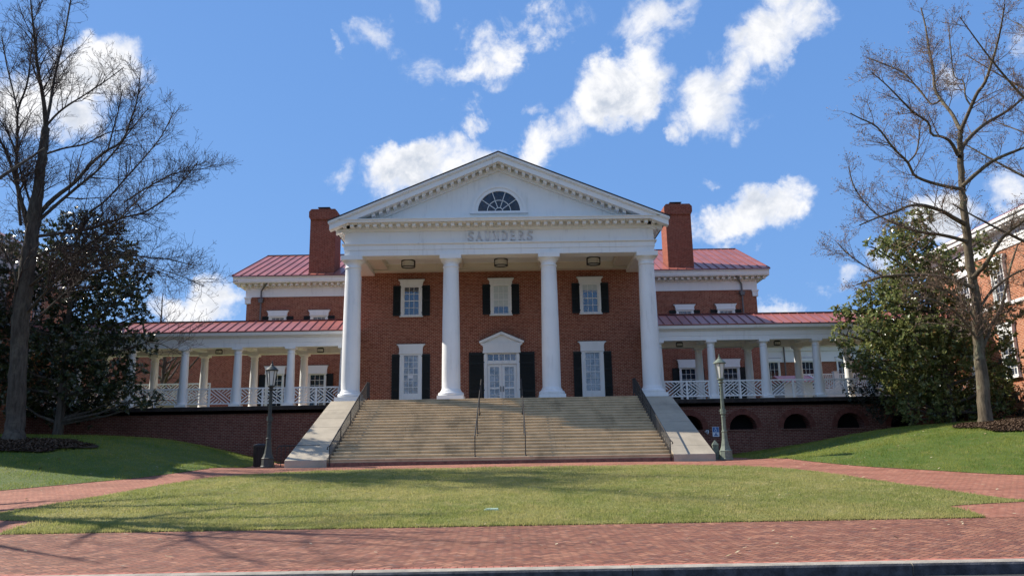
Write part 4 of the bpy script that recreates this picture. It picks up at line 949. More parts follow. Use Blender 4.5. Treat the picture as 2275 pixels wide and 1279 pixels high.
# lattice fence, balustrade, coral roofed bulkhead
t = thing('lattice_fence', 'pale lattice fence on a low wall beyond the arcade near the small leafless tree', 'fence', (-19.3, 47, ZT))
mb = MB(); mb.box(-24, -17.1, 46.9, 47.2, ZT-.2, 5.2); mb.build('base_wall', 'cheek', t)
for k in range(4):
    x = -24+k*1.725; mb = MB(); mb.box(x, x+1.725, 46.98, 47.06, 6.12, 6.2); mb.box(x, x+1.725, 46.98, 47.06, 5.28, 5.34); mb.box(x, x+.07, 46.97, 47.07, 5.2, 6.118); panel(mb, x+.07, x+.9, 5.34, 6.12, 47.02, k % 2 == 0); panel(mb, x+.9, x+1.725, 5.34, 6.12, 47.02, k % 2 == 1); mb.build('lattice_panel', 'white', t)
mb = MB(); mb.box(-17.14, -17.06, 46.97, 47.07, 5.2, 6.2); mb.build('post', 'white', t)
t = thing('balustrade', 'white picket balustrade on a parapet beyond the arcade beside the sunny magnolia', 'fence', (21.5, 50, ZT))
mb = MB(); mb.box(18.5, 30, 50, 50.3, ZT-.2, 5.55); mb.build('parapet', 'white', t)
mb = MB(); mb.box(18.5, 30, 50.1, 50.2, 6.40, 6.47); mb.box(18.5, 30, 50.1, 50.2, 5.62, 5.67)
for k in range(96): x = 18.55+k*.12; mb.box(x, x+.045, 50.12, 50.17, 5.67, 6.40)
mb.build('pickets', 'white', t)
for x in (18.5, 20.8, 23.1, 25.4): mb = MB(); mb.box(x-.14, x+.14, 50.0, 50.28, 5.552, 6.55); mb.box(x-.18, x+.18, 49.96, 50.32, 6.552, 6.6); mb.build('post', 'white', t)
t = thing('bulkhead', 'small white bulkhead with bright coral metal roof beyond the arcade', 'outbuilding', (17.4, 48, ZT))
mb = MB(); mb.box(16.5, 18.2, 47.2, 49.8, ZT-.2, 5.72); mb.build('wall', 'white', t)
mb = MB(); mb.prism([(46.9, 5.72), (50.1, 5.72), (48.5, 6.22)], 16.36, 18.45, 'x'); mb.build('roof', 'pinkroof', t)
mb = MB(); mb.prism([(46.85, 5.66), (46.85, 5.74), (48.5, 6.27), (50.15, 5.74), (50.15, 5.66), (48.5, 6.19)], 18.452, 18.52, 'x'); mb.build('bargeboard', 'white', t)

# ------------------------------------------------------------------ lamp posts and small things
def lamp_post(x, y, m, label):
    z = h1(x, y)+.004; z = max(z, 1.42); t = thing('lamp_post', label, 'lamp post', (x, y, z), 'lantern lamp posts beside the staircase'); L = []
    mb = MB(); mb.lathe([(.255, z), (.255, z+.05), (.235, z+.07), (.225, z+.30), (.24, z+.33), (.20, z+.36), (.15, z+.50), (.108, z+.75), (.092, z+1.0), (.105, z+1.02), (.105, z+1.06), (.080, z+1.08)], x, y, 8, rot=math.pi/8); mb.build('base', m, t)
    mb = MB(); mb.lathe([(.078, z+1.08), (.070, z+1.55), (.085, z+1.56), (.085, z+1.60), (.064, z+1.61), (.050, z+2.72), (.07, z+2.73), (.07, z+2.78), (.055, z+2.80)], x, y, 12); 
    for k in range(8): a = k*math.pi/4; mb.tube([(x+.074*math.cos(a), y+.074*math.sin(a), z+1.1), (x+.052*math.cos(a), y+.052*math.sin(a), z+2.7)], .009, 4)
    mb.build('shaft', m, t, True)
    mb = MB(); mb.tube([(x-.14, y, z+1.78), (x+.14, y, z+1.78)], .022, 6); mb.lathe([(.11, z+1.68), (.11, z+1.86)], x, y, 10); mb.build('band_collar', m, t)
    mb = MB(); mb.lathe([(.05, z+2.80), (.11, z+2.84), (.11, z+2.87), (.06, z+2.90), (.13, z+2.96), (.13, z+2.99)], x, y, 12); mb.build('lantern_holder', m, t, True)
    mb = MB(); zb, zt = z+2.99, z+3.56; rb, rt = .115, .195; n = 6
    for k in range(n):
        a = 2*math.pi*k/n+.26; b = a+2*math.pi/n; P = lambda q, r, zz: (x+r*math.cos(q), y+r*math.sin(q), zz)
        mb.tube([P(a, rb, zb), P(a, rt, zt)], .014, 4); mb.tube([P(a, rb, zb), P(b, rb, zb)], .016, 4); mb.tube([P(a, rt, zt), P(b, rt, zt)], .02, 4)
    fr = mb.build('lantern_frame', m, t)
    mb = MB(); mb.lathe([(rb-.01, zb), (rt-.012, zt)], x, y, n, rot=.26); mb.build('lantern_glass', 'lampglass', t)
    mb = MB(); mb.lathe([(.235, zt), (.235, zt+.025), (.13, zt+.13), (.07, zt+.17), (.05, zt+.20), (.055, zt+.22), (.02, zt+.26), (.03, zt+.29), (.006, zt+.38)], x, y, 12, rot=.26); mb.build('lantern_roof', m, t, True)
    return t
lamp_post(8.32, 30.2, 'postgreen', 'pale green lantern lamp post standing beside the pointed bollard')
lamp_post(-8.56, 30.2, 'postshade', 'dark lantern lamp post standing beside the trash can and bar rack')
x, y, z = 8.02, 30.5, 1.44
t = thing('bollard', 'short grey bollard with a pyramid top beside the pale green lamp post', 'bollard', (x, y, z))
mb = MB(); mb.lathe([(.14, z), (.14, z+.5), (.16, z+.51), (.16, z+.54)], x, y, 4, rot=.7); mb.build('post', 'postgreen', t); mb = MB(); mb.lathe([(.165, z+.541), (.004, z+.72)], x, y, 4, rot=.7); mb.build('cap', 'postgreen', t)
x, y, z = -9.14, 31.2, 1.44
t = thing('trash_can', 'round dark slatted trash can behind the dark lamp post', 'trash can', (x, y, z)); mb = MB()
mb.lathe([(.21, z), (.24, z+.05), (.25, z+.72)], x, y, 20); mb.build('bin', 'trash', t, True); mb = MB()
for k in range(24): a = k*math.pi/12; mb.bar((x+.25*math.cos(a), y+.25*math.sin(a), z+.03), (x+.27*math.cos(a), y+.27*math.sin(a), z+.74), .035, .012, (math.cos(a), math.sin(a), 0))
mb.build('slats', 'trash', t); mb = MB(); mb.lathe([(.285, z+.74), (.295, z+.78), (.28, z+.82), (.16, z+.87), (.15, z+.86)], x, y, 20); mb.build('lid', 'trash', t, True)
x, y, z = -7.95, 31.2, 1.44
t = thing('bike_rack', 'dark upright bar rack between the dark lamp post and the cheek wall', 'bike rack', (x, y, z)); mb = MB()
mb.tube([(-8.52, y, z), (-8.52, y, z+.66), (-8.49, y, z+.74), (-8.42, y, z+.77), (-6.9, y, z+.77)], .022, 8); mb.tube([(-8.50, y, z+.12), (-6.9, y, z+.12)], .018, 6); mb.build('frame', 'iron', t, True); mb = MB()
for k in range(1, 10): q = -8.52+k*.16; mb.tube([(q, y, z+.0), (q, y, z+.77)], .016, 6)
mb.build('bars', 'iron', t)
# accessible parking sign
x, y = 10.36, YT
t = thing('access_sign', 'small blue wheelchair sign on the brick wall beside the pale green lamp post', 'sign', (x, y, 2.48)); mb = MB(); mb.box(x-.16, x+.16, y-.03, y-.002, 2.48, 2.95); bd = mb.build('board', 'signwhite', t)
mb = MB(); mb.box(x-.145, x+.145, y-.034, y-.031, 2.69, 2.935); mb.box(x-.10, x+.10, y-.034, y-.031, 2.52, 2.56); mb.box(x-.03, x+.03, y-.034, y-.031, 2.56, 2.62); mb.prism([(x-.08, 2.60), (x, 2.66), (x+.08, 2.60)], y-.034, y-.031); mb.build('blue_field', 'blue', t)
mb = MB(); mb.lathe([(.018, 0), (.018, .003)], 0, 0, 10); mb.v = [(x-.02+p[0], y-.038+p[2], 2.905+p[1]) for p in mb.v]
for a, b in (((-.02, 2.885), (-.015, 2.82)), ((-.015, 2.82), (.035, 2.82)), ((.035, 2.82), (.055, 2.75)), ((-.018, 2.855), (.03, 2.855))): mb.bar((x+a[0], y-.0365, a[1]), (x+b[0], y-.0365, b[1]), .016, .004)
q = arc(.055, 14, x-.005, 2.775, math.pi*.55, math.pi*1.9)
for i in range(14): mb.bar((q[i][0], y-.0365, q[i][1]), (q[i+1][0], y-.0365, q[i+1][1]), .014, .004)
mb.build('wheelchair_symbol', 'signwhite', t)
x, z = 9.98, 2.78
t = thing('floodlight', 'small white twin floodlight on the brick wall beside the blue sign', 'floodlight', (x, YT, z)); mb = MB(); mb.box(x-.05, x+.09, YT-.06, YT-.002, z-.04, z+.06); mb.build('bracket', 'iron', t)
for a, zz in ((-.10, -.02), (-.02, -.10)): mb = MB(); mb.tube([(x+.02, YT-.05, z), (x+a, YT-.16, z+zz), (x+a-.06, YT-.22, z+zz-.05)], [.018, .03, .055], 10); mb.build('lamp_head', 'signwhite', t, True)
x, y = -.08, 18.7; z = h1(x, y)
t = thing('valve_cover', 'pale green plastic valve cover set in the lawn', 'utility cover', (x, y, z)); mb = MB(); mb.box(x-.17, x+.17, y-.22, y+.22, z-.05, z+.02); mb.build('rim', 'lid', t, bevel=.01); mb = MB(); mb.box(x-.145, x+.145, y-.195, y+.195, z+.021, z+.034); mb.build('lid', 'lid', t, bevel=.008)

# ------------------------------------------------------------------ leafless trees
def tubes(PTS, RAD, k):
    """batched tubes: PTS (N,n,3), RAD (N,n)"""
    N_, n = RAD.shape; tg = np.gradient(PTS, axis=1); tg /= np.linalg.norm(tg, axis=2, keepdims=True)+1e-9
    ref = np.where(np.abs(tg[:, :1, 2:3]) > .8, np.array([1., 0, 0]), np.array([0, 0, 1.])); a = np.cross(tg, np.broadcast_to(ref, tg.shape)); a /= np.linalg.norm(a, axis=2, keepdims=True)+1e-9; b = np.cross(tg, a)
    th = np.arange(k)*2*np.pi/k; V = PTS[:, :, None]+RAD[:, :, None, None]*(a[:, :, None]*np.cos(th)[:, None]+b[:, :, None]*np.sin(th)[:, None])
    idx = np.arange(N_*n*k).reshape(N_, n, k); F = np.stack([idx[:, :-1], np.roll(idx[:, :-1], -1, 2), np.roll(idx[:, 1:], -1, 2), idx[:, 1:]], -1).reshape(-1, 4)
    return V.reshape(-1, 3), F
def resample(P, R, n):
    d = np.r_[0, np.cumsum(np.linalg.norm(np.diff(P, axis=0), axis=1))]; q = np.linspace(0, d[-1], n)
    return np.stack([np.interp(q, d, P[:, i]) for i in range(3)], 1), np.interp(q, d, R)
def spline(P, n):
    P = np.array(P, float); sm = np.array(smooth_line3(P, n)); return sm
def smooth_line3(p, per):
    q = [p[0]]
    for i in range(len(p)-1):
        a = p[max(i-1, 0)]; b = p[i]; c = p[i+1]; d = p[min(i+2, len(p)-1)]
        for k in range(1, per+1):
            t = k/per; q.append(.5*((2*b)+(c-a)*t+(2*a-5*b+4*c-d)*t*t+(3*b-a-3*c+d)*t**3))
    return q
def twigs(rg, limbs, dens, lens, up, spread, minr=.0035, start=.15):
    """three generations of side shoots off the given limbs [(P,R)]"""
    gens = []; cur = limbs
    for g_ in range(3):
        out = []
        for P, R in cur:
            seg = np.linalg.norm(np.diff(P, axis=0), axis=1); d = np.r_[0, np.cumsum(seg)]; L_ = d[-1]
            n = rg.poisson(L_*dens[g_]) if L_ > .12 else 0
            ts = rg.uniform(start if g_ == 0 else .12, 1., n)*L_
            if g_ < 2: ts = np.r_[ts, [L_*.985]]
            for s_ in ts:
                i = min(np.searchsorted(d, s_, side='right')-1, len(seg)-1); f = (s_-d[i])/(seg[i]+1e-9)
                p = P[i]*(1-f)+P[i+1]*f; r = R[i]*(1-f)+R[i+1]*f
                t = (P[i+1]-P[i])/(seg[i]+1e-9)
                ax = rg.normal(size=3); ax -= t*(ax@t); ax /= np.linalg.norm(ax)+1e-9
                an = math.radians(rg.uniform(*spread)); di = t*math.cos(an)+ax*math.sin(an); di[2] += up*.6; di /= np.linalg.norm(di)
                ln = rg.uniform(*lens[g_])*(.45+.55*(1-s_/L_)) if g_ else rg.uniform(*lens[0])*(.35+.65*(1-s_/L_))
                r0 = max(minr, min(r*.55, .012*ln+.003)); m = 5; pts = [p]; q = p.copy()
                for k in range(m-1):
                    di = di+rg.normal(size=3)*.16+np.array([0, 0, up*.16]); di /= np.linalg.norm(di); q = q+di*ln/(m-1); pts.append(q.copy())
                out.append((np.array(pts), np.linspace(r0, max(minr*.8, r0*.3), m)))
        gens.append(out); cur = out
    return gens
def bare_tree(name, label, trunk, limbs, Y, seed, mats, group, dens=(3.0, 4.0, 5.0), lens=((.7, 2.4), (.35, 1.0), (.15, .45)), up=.25, spread=(25, 60), budn=1, buds=.022, world=False, minr=.0045):
    """trunk, limbs: [(px,py,width px)] traced lines, each limb given its own wander in depth"""
    rg = np.random.default_rng(seed); L = []
    def lift(line, yoff0, slope):
        out = []; rad = []
        x0 = np.array(line[0][:2], float); acc = 0; ly = yoff0
        for i, (px, py, w) in enumerate(line):
            if i: ly += slope*math.hypot(px-line[i-1][0], py-line[i-1][1])*Y/FPX+rg.normal()*.06
            out.append(at(px, py, Y+ly)); rad.append(w/2*(Y+ly)/FPX)
        return np.array(out), np.array(rad), ly
    if world: tp = [np.array(q[:3]) for q in trunk]; P = np.array(tp); R = np.array([q[3] for q in trunk])
    else: P, R, _ = lift(trunk, 0, 0)
    base_ = P[0].copy()
    t = thing(name, label, 'tree', tuple(base_), group)
    Ps = spline(P, 5); Rs = np.interp(np.linspace(0, len(R)-1, len(Ps)), np.arange(len(R)), R)
    mbt = MB(); fl = Rs.copy(); fl[0] *= 1.28; fl[1] *= 1.12; fl[2] *= 1.05
    Ps[0][2] -= .15
    kk = 20; tgl = np.gradient(Ps, axis=0); mbt.tube(Ps+rg.normal(size=Ps.shape)*np.array([.015, .015, 0]), fl*(1+rg.normal(size=len(fl))*.03), kk)
    o = mbt.build('trunk', mats[0], t, True, recalc=False)
    G = [(Ps[len(Ps)//2:], Rs[len(Ps)//2:])]
    for li in limbs:
        if world: P = np.array([q[:3] for q in li]); R = np.array([q[3] for q in li])
        else:
            j = np.argmin(np.linalg.norm(P[:, :2]*0+[0, 0], axis=1)) if False else 0
            P, R, _ = lift(li, 0, rg.uniform(-.75, .75))
        Ps = spline(P, 5); Rs = np.interp(np.linspace(0, len(R)-1, len(Ps)), np.arange(len(R)), R); G.append((Ps, Rs))
    N_ = 26; A = [resample(p, r, N_) for p, r in G[1:]]
    V0, F0 = tubes(np.array([a[0] for a in A]), np.array([a[1] for a in A]), 9)
    rawmesh('limbs', V0, F0, mats[0], t, smooth=True)
    gens = twigs(rg, G, dens, lens, up, spread, minr)
    VV, FF, off = [], [], 0
    for gi_, k in ((0, 4), (1, 3), (2, 3)):
        if not gens[gi_]: continue
        v, f = tubes(np.array([q[0] for q in gens[gi_]]), np.array([q[1] for q in gens[gi_]]), k); VV.append(v); FF.append(f+off); off += len(v)
    nb = 0; mi = [np.zeros(sum(len(f) for f in FF), int)]
    if buds:
        tips = np.array([q[0][-1] for g_ in gens[1:] for q in g_]+[q[0][3] for q in gens[1]]); tips = np.repeat(tips, budn, 0)+rg.normal(size=(len(tips)*budn, 3))*buds*(1.2 if budn > 1 else .3)
        n = len(tips); a = rg.normal(size=(n, 3)); a /= np.linalg.norm(a, axis=1)[:, None]; a[:, 2] = np.abs(a[:, 2]); b = np.cross(a, rg.normal(size=(n, 3))); b /= np.linalg.norm(b, axis=1)[:, None]; s = buds*rg.uniform(.6, 1.4, (n, 1))
        V = np.stack([tips, tips+a*s*.8+b*s*.45, tips+a*s*1.8, tips+a*s*.8-b*s*.45], 1).reshape(-1, 3); VV.append(V); FF.append(np.arange(4*n).reshape(n, 4)+off); mi.append(np.ones(n, int))
    rawmesh('crown', np.concatenate(VV), np.concatenate(FF), [mats[1], mats[2]], t, np.concatenate(mi))
    return t
LT = [(30, 985, 52), (34, 930, 46), (38, 850, 42), (43, 760, 41), (50, 680, 42), (60, 600, 38), (70, 530, 36), (77, 470, 33), (86, 410, 27), (95, 340, 24), (102, 285, 20)]
LT = [(a, b, c*.84) for a, b, c in LT]
LL = [[(102, 285, 18), (99, 240, 16), (92, 195, 13), (84, 150, 11), (78, 95, 9), (72, 40, 7), (66, -30, 5), (62, -110, 3)],
 [(102, 275, 14), (111, 235, 12), (117, 195, 10), (127, 145, 9), (141, 90, 7), (153, 25, 6), (166, -50, 4)],
 [(103, 280, 9), (125, 255, 8), (150, 235, 7), (190, 210, 5), (235, 180, 4), (275, 150, 3)],
 [(84, 480, 18), (108, 452, 17), (136, 428, 15), (166, 405, 13), (208, 358, 11), (240, 333, 9), (272, 313, 8), (292, 262, 6), (305, 222, 5), (312, 160, 3)],
 [(86, 490, 14), (125, 455, 12), (176, 412, 10), (215, 380, 8), (260, 330, 6), (290, 290, 4), (330, 240, 3)],
 [(240, 333, 6), (248, 300, 5), (262, 250, 4), (272, 200, 3)],
 [(80, 525, 13), (140, 518, 11), (200, 508, 10), (275, 483, 8), (322, 471, 7), (376, 434, 5), (406, 402, 4), (440, 360, 3)],
 [(200, 470, 8), (235, 445, 7), (280, 395, 6), (325, 345, 5), (360, 300, 4), (385, 250, 3)],
 [(275, 450, 6), (330, 415, 5), (390, 385, 4), (450, 375, 3), (480, 365, 2)],
 [(66, 520, 20), (52, 465, 16), (38, 412, 13), (24, 365, 11), (8, 325, 9), (-30, 270, 7), (-60, 210, 5)],
 [(46, 500, 11), (40, 430, 10), (36, 380, 10), (39, 300, 9), (40, 245, 8), (58, 195, 7), (66, 150, 6), (72, 80, 4)],
 [(40, 250, 6), (26, 190, 6), (14, 140, 5), (4, 80, 4)],
 [(66, 575, 12), (105, 560, 10), (160, 545, 8), (230, 560, 6), (310, 570, 5), (370, 575, 4), (430, 590, 3)],
 [(60, 640, 12), (110, 600, 9), (170, 560, 7), (240, 510, 5), (300, 450, 4), (345, 400, 3)],
 [(55, 700, 11), (95, 655, 9), (150, 600, 7), (215, 555, 5), (270, 520, 4)],
 [(52, 740, 8), (90, 700, 7), (140, 655, 6), (200, 610, 5), (280, 585, 4), (345, 600, 3), (410, 630, 2)],
 [(48, 760, 9), (30, 690, 9), (36, 620, 8), (10, 560, 6), (-30, 520, 5)],
 [(310, 570, 4), (350, 595, 3), (400, 612, 3), (450, 635, 2)],
 [(330, 760, 4), (360, 765, 3), (400, 785, 2)],
 [(95, 345, 9), (140, 330, 7), (190, 320, 6), (240, 295, 4), (300, 285, 3)],
 [(76, 480, 10), (50, 395, 7), (20, 300, 6), (-20, 240, 4)]]
LL = [[(a, b, c*.62) for a, b, c in q] for q in LL]
bare_tree('bare_tree', 'tall leafless tree with a thick grey trunk on the shaded bank', LT, LL, 31.0, 3, ('bark', 'twig', 'bud'), 'leafless trees beside the lawn', (5.2, 5.2, 4.6), ((.8, 2.8), (.4, 1.25), (.2, .5)), .26, (28, 64), minr=.0052)
RT = [(2190, 950, 34), (2187, 905, 27), (2181, 830, 25), (2174, 750, 22), (2168, 660, 20), (2155, 580, 19), (2146, 500, 17), (2139, 430, 15), (2135, 370, 14), (2133, 320, 12), (2135, 289, 11)]
RL = [[(2135, 290, 9), (2126, 275, 9), (2115, 253, 8), (2089, 220, 7), (2076, 194, 7), (2074, 158, 6), (2063, 105, 5), (2056, 59, 4), (2046, 18, 3)],
 [(2089, 222, 4), (2070, 232, 4), (2042, 200, 4), (2010, 165, 3), (1970, 145, 3), (1930, 130, 2)],
 [(2135, 289, 9), (2158, 236, 8), (2172, 205, 8), (2188, 184, 7), (2204, 138, 6), (2215, 100, 5), (2224, 60, 4), (2232, 10, 3)],
 [(2158, 236, 4), (2145, 215, 4), (2140, 180, 3), (2120, 170, 3), (2112, 110, 3), (2108, 60, 2)],
 [(2132, 348, 10), (2140, 325, 9), (2155, 305, 9), (2188, 276, 8), (2243, 243, 6), (2290, 200, 5), (2330, 150, 4)],
 [(2128, 345, 9), (2118, 325, 8), (2109, 312, 7), (2090, 303, 6), (2069, 299, 6), (2063, 273, 5), (2030, 250, 5), (1997, 217, 4), (1964, 184, 3), (1935, 160, 2)],
 [(2136, 420, 9), (2105, 415, 8), (2060, 403, 7), (2030, 388, 6), (2017, 361, 6), (1984, 328, 5), (1948, 282, 4), (1908, 262, 3), (1890, 252, 2)],
 [(2017, 361, 4), (2035, 340, 4), (2042, 305, 3), (2045, 270, 2)],
 [(2138, 414, 10), (2171, 384, 9), (2211, 355, 8), (2275, 328, 6), (2340, 300, 5)],
 [(2142, 497, 11), (2115, 482, 10), (2095, 470, 9), (2050, 456, 8), (2018, 458, 6), (1990, 470, 6), (1948, 484, 4), (1910, 500, 3)],
 [(2148, 537, 10), (2115, 527, 8), (2080, 520, 7), (2050, 517, 6), (2010, 505, 5), (1980, 493, 4), (1940, 470, 3), (1900, 420, 3), (1885, 370, 2)],
 [(2165, 640, 10), (2120, 622, 8), (2080, 612, 7), (2020, 610, 7), (1960, 615, 6), (1925, 625, 4), (1903, 632, 3)],
 [(1960, 612, 3), (1920, 590, 3), (1880, 560, 3), (1862, 540, 2)],
 [(2163, 617, 12), (2175, 602, 11), (2188, 590, 10), (2213, 548, 8), (2235, 520, 7), (2275, 490, 5), (2330, 440, 4)],
 [(2172, 800, 8), (2195, 745, 7), (2205, 715, 7), (2225, 680, 6), (2243, 600, 5), (2262, 540, 3)],
 [(2176, 790, 7), (2170, 745, 6), (2160, 700, 5), (2110, 650, 4), (2060, 630, 3)],
 [(2170, 700, 6), (2200, 650, 6), (2250, 610, 5), (2300, 590, 3)],
 [(2175, 760, 5), (2130, 700, 5), (2085, 670, 4), (2040, 660, 3)]]
bare_tree('bare_tree', 'slender leafless tree with budding twigs in the mulch ring on the sunny bank', RT, RL, 31.6, 11, ('barkr', 'twigr', 'budr'), 'leafless trees beside the lawn', (5.2, 5.0, 4.4), ((.6, 2.3), (.35, 1.05), (.15, .45)), .25, (28, 62), 2, .032, minr=.005)
# neighbours whose trunks stand outside the picture
def limbset(rg, x, y, z0, h, r, n, lo, reach, tilt=(0, 0)):
    tr = [(x, y, z0, r), (x+.1, y+.05, z0+h*.25, r*.8), (x+tilt[0]*.4, y+tilt[1]*.4, z0+h*.5, r*.6), (x+tilt[0], y+tilt[1], z0+h*.78, r*.3), (x+tilt[0]*1.2, y+tilt[1]*1.2, z0+h, r*.08)]
    T = np.array(tr); L = []
    for k in range(n):
        f = lo+(1-lo)*(k+.5)/n*.92; a = k*2.4+rg.uniform(-.4, .4); p = np.array([np.interp(f, [0, .25, .5, .78, 1], T[:, i]) for i in range(4)])
        R_ = reach*(1-.62*(f-lo)/(1-lo))*rg.uniform(.75, 1.1); up = rg.uniform(.55, 1.1); q = []
        for j in range(6):
            u = j/5; q.append((p[0]+R_*u*math.cos(a+.25*u), p[1]+R_*u*math.sin(a+.25*u), p[2]+R_*up*(u**1.25), max(.008, p[3]*.55*(1-.85*u))))
        L.append(q)
    return tr, L
rg_ = np.random.default_rng(21)
tr, L = limbset(rg_, -20.6, 22.2, 1.9, 15.5, .42, 22, .25, 6.6)
bare_tree('bare_tree', 'leafless tree whose branches reach into the top left corner', tr, L, 0, 22, ('bark', 'twig', 'bud'), 'leafless trees beside the lawn', (2.2, 3.2, 3.6), ((.5, 1.9), (.3, .9), (.15, .4)), .2, (25, 55), 1, .022, True, .006)
tr, L = limbset(rg_, 23.9, 28.2, 2.5, 18.5, .30, 28, .22, 7.6)
bare_tree('bare_tree', 'leafless tree whose reddish twigs reach in from the right edge', tr, L, 0, 23, ('barkr', 'twigr', 'budr'), 'leafless trees beside the lawn', (3.8, 4.4, 4.2), ((.5, 1.9), (.3, .9), (.15, .4)), .15, (30, 65), 2, .028, True, .006)
tr, L = limbset(rg_, -20.9, 49.5, ZT, 5.4, .26, 16, .28, 3.4)
bare_tree('bare_tree', 'small spreading leafless tree seen through the arcade before the brown brick wall', tr, L, 0, 24, ('bark', 'twig', 'bud'), 'leafless trees behind the walkway', (3, 3.5, 2.5), ((.5, 1.5), (.3, .7), (.15, .3)), .1, (30, 60), 1, 0, True, .006)
for bx, by, hh, rr, se, lb in ((-33.8, 78, 14.2, 4.6, 31, 'rounded leafless treetop above the pink walkway roof'), (-39.5, 84, 12.8, 4.2, 32, 'leafless treetop above the walkway roof nearest the dark magnolia'), (-29.8, 82, 11.2, 1.8, 33, 'tiny leafless treetop above the pink walkway roof nearest the hall')):
    tr, L = limbset(rg_, bx, by, ZT, hh, .28, 18, .3, rr)
    bare_tree('bare_tree', lb, tr, L, 0, se, ('bark', 'twig', 'bud'), 'leafless trees behind the walkway', (2.2, 2.4, 1.5), ((.7, 2.2), (.4, 1.), (.2, .4)), .3, (25, 50), 1, 0, True, .009)

# ------------------------------------------------------------------ magnolias and shrubs
def leafage(rg, lumps, per, ll, lw, Y0, nl=9, jit=.5):
    """rosettes of stiff leaves through a set of lumps [(x,y,z,r)]"""
    C = []; Dn = []
    for x, y, z, r in lumps:
        n = int(per*r*r); d = rg.normal(size=(n, 3)); d /= np.linalg.norm(d, axis=1)[:, None]; rad = r*rg.uniform(.25, 1., (n, 1))**.55*rg.uniform(.85, 1.15, (n, 1)); C.append(np.array([x, y, z])+d*rad*np.array([1, .85, .9])); Dn.append(d)
    C = np.concatenate(C); Dn = np.concatenate(Dn); Dn[:, 2] += .55; Dn /= np.linalg.norm(Dn, axis=1)[:, None]
    n = len(C); C = np.repeat(C, nl, 0); A = np.repeat(Dn, nl, 0); m = len(C)
    s = rg.normal(size=(m, 3)); s -= A*(s*A).sum(1)[:, None]; s /= np.linalg.norm(s, axis=1)[:, None]
    an = rg.uniform(.35, 1.35, (m, 1)); d = A*np.cos(an)+s*np.sin(an); w = np.cross(d, A); w /= np.linalg.norm(w, axis=1)[:, None]+1e-9; nm = np.cross(w, d)
    l = ll*rg.uniform(.6, 1.25, (m, 1)); wd = lw*rg.uniform(.7, 1.2, (m, 1)); C = C+rg.normal(size=(m, 3))*.03
    V = np.stack([C, C+d*l*.5+w*wd+nm*wd*.35, C+d*l-nm*l*.10, C+d*l*.5-w*wd+nm*wd*.35], 1).reshape(-1, 3)
    return V, np.arange(4*m).reshape(m, 4)
def magnolia(label, lumps_px, Y, trunk_px, matn, seed, per):
    rg = np.random.default_rng(seed); bx, bz = at(trunk_px[0], trunk_px[1], Y)[[0, 2]]; bz = h1(bx, Y)
    t = thing('magnolia_tree', label, 'tree', (bx, Y, bz), 'evergreen magnolias in front of the walkway')
    L = []
    for px, py, r in lumps_px:
        yy = Y+rg.uniform(-1.5, 1.3); p = at(px, py, yy); L.append((p[0], p[1], p[2], r*yy/FPX))
        if r > 45: p2 = at(px+rg.uniform(-15, 15), py+rg.uniform(-15, 15), yy+1.2); L.append((p2[0], min(p2[1], 38.1), p2[2], r*.8*yy/FPX))
    V, F = leafage(rg, L, per, .19, .045, Y)
    top = max(q[2] for q in L); mb = MB()
    mb.tube([(bx, Y, bz-.2), (bx+.05, Y, bz+1), (bx-.05, Y+.05, bz+(top-bz)*.5), (bx, Y, top-.8)], [.24, .19, .12, .04], 10); mb.build('trunk', 'bark', t, True, recalc=False)
    mb = MB()
    for x, y, z, r in L:
        z0 = max(bz+.5, min(top-1, z-1.0)); f = (z0-bz)/(top-bz); p0 = np.array([bx, Y, z0]); p1 = np.array([x, y, z])
        mid = (p0+p1)/2+np.array([0, 0, -.15]); mb.tube([p0, mid, p1, p1+(p1-p0)/(np.linalg.norm(p1-p0)+.01)*r*.6], [.06*(1-f)+.03, .045, .03, .012], 6)
        for k in range(4):
            d = rg.normal(size=3); d /= np.linalg.norm(d); mb.tube([p1, p1+d*r*.5, p1+d*r*.9+np.array([0, 0, .1])], [.022, .014, .006], 4)
    mb.build('limbs', 'bark', t, recalc=False)
    rawmesh('crown', V, F, matn, t)
    return t
RMAG = [(2046, 478, 30), (2022, 505, 38), (1985, 508, 26), (2000, 550, 46), (2050, 545, 42), (1945, 552, 26), (2085, 590, 50), (2020, 605, 58), (1972, 640, 48), (1930, 650, 30), (2060, 670, 65), (1990, 700, 60), (1905, 690, 38), (1868, 700, 24), (1940, 735, 48), (2110, 640, 40),
 (1880, 745, 34), (2040, 760, 70), (2110, 740, 58), (1960, 800, 60), (1895, 800, 30), (2020, 850, 66), (2095, 830, 60), (2060, 900, 36), (2020, 905, 26), (1990, 880, 40), (2140, 790, 50), (2130, 870, 46), (2210, 740, 45), (2230, 800, 45), (2205, 850, 48), (2160, 690, 42), (2170, 540, 30), (2195, 590, 30), (2240, 690, 34), (2170, 900, 36), (2225, 900, 30), (2090, 905, 44), (2140, 915, 36), (2060, 850, 50), (2110, 690, 44), (2080, 775, 50), (1990, 760, 50), (2030, 930, 20), (1930, 690, 30)]
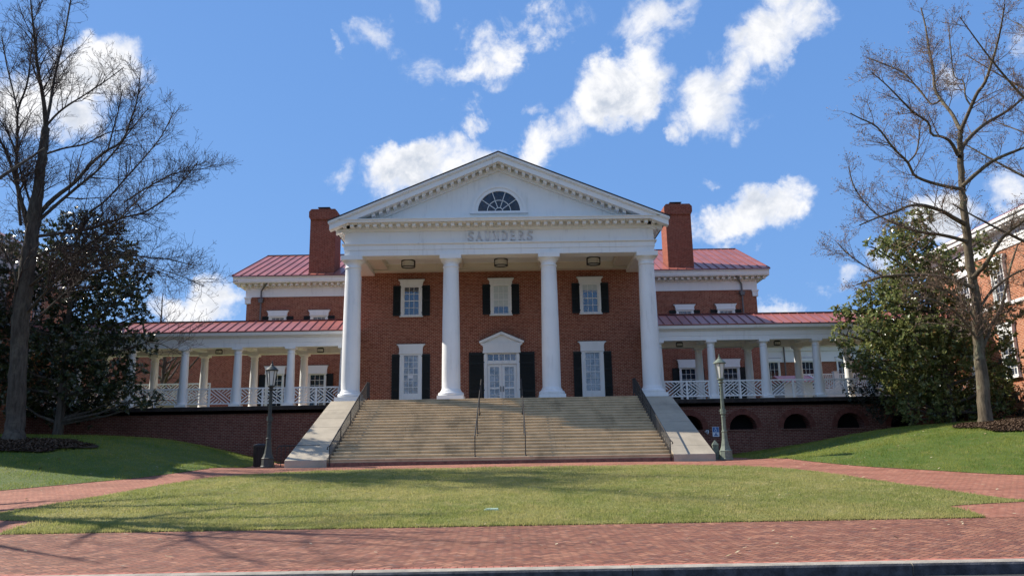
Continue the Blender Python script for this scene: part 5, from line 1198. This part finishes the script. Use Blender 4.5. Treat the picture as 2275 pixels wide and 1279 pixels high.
magnolia('sunny magnolia with glossy leaves in front of the arched brick wall', RMAG, 35.6, (2110, 930), 'magleaf', 5, 105)
LMAG = [(165, 488, 34), (205, 505, 40), (255, 500, 30), (120, 520, 40), (225, 560, 58), (160, 570, 55), (280, 560, 40), (265, 610, 55), (322, 602, 26), (100, 590, 60), (190, 640, 62), (30, 540, 38), (20, 600, 45), (70, 640, 55), (290, 655, 46), (230, 700, 58), (140, 700, 62), (310, 700, 30), (40, 710, 55), (95, 760, 62), (190, 770, 60), (270, 755, 50), (325, 760, 30), (20, 800, 55), (80, 840, 62), (160, 840, 62), (240, 835, 55), (300, 830, 34), (210, 885, 46), (270, 880, 40), (320, 880, 28), (345, 890, 20), (120, 900, 52), (40, 890, 50), (-30, 700, 60), (-30, 830, 60), (180, 920, 30), (-20, 620, 45)]
magnolia('dark shaded magnolia behind the thick grey trunk', LMAG, 35.8, (130, 940), 'magshade', 6, 78)
def shrub(name, label, lumps, matn, seed, ll=.11, lw=.03, per=150):
    rg = np.random.default_rng(seed); c = np.mean(lumps, 0); z0 = min(q[2]-q[3] for q in lumps)
    t = thing(name, label, 'shrub', (c[0], c[1], z0)); V, F = leafage(rg, lumps, per, ll, lw, 0, 6); mb = MB()
    for x, y, z, r in lumps: mb.tube([(c[0], c[1], z0), ((c[0]+x)/2, (c[1]+y)/2, (z0+z)/2), (x, y, z+r*.3)], [.03, .02, .008], 5)
    mb.build('stems', 'bark', t, recalc=False); rawmesh('foliage', V, F, matn, t); return t
def LP(lst, Y): return [(*at(px, py, Y), r*Y/FPX) for px, py, r in lst]
shrub('shrub', 'dark shrub spilling over the arched wall under the sunny magnolia', LP([(1925, 850, 34), (1960, 870, 42), (1905, 878, 26), (1990, 900, 40), (1945, 905, 28), (1885, 862, 16), (2020, 870, 40), (1975, 835, 30)], 38.6), 'shrubleaf', 41)
shrub('shrub', 'low dark evergreen shrub at the foot of the pavilion beside the slender tree', LP([(2245, 870, 34), (2265, 900, 34), (2210, 910, 34), (2130, 915, 30), (2090, 925, 22)], 37.2), 'shrubleaf', 42)
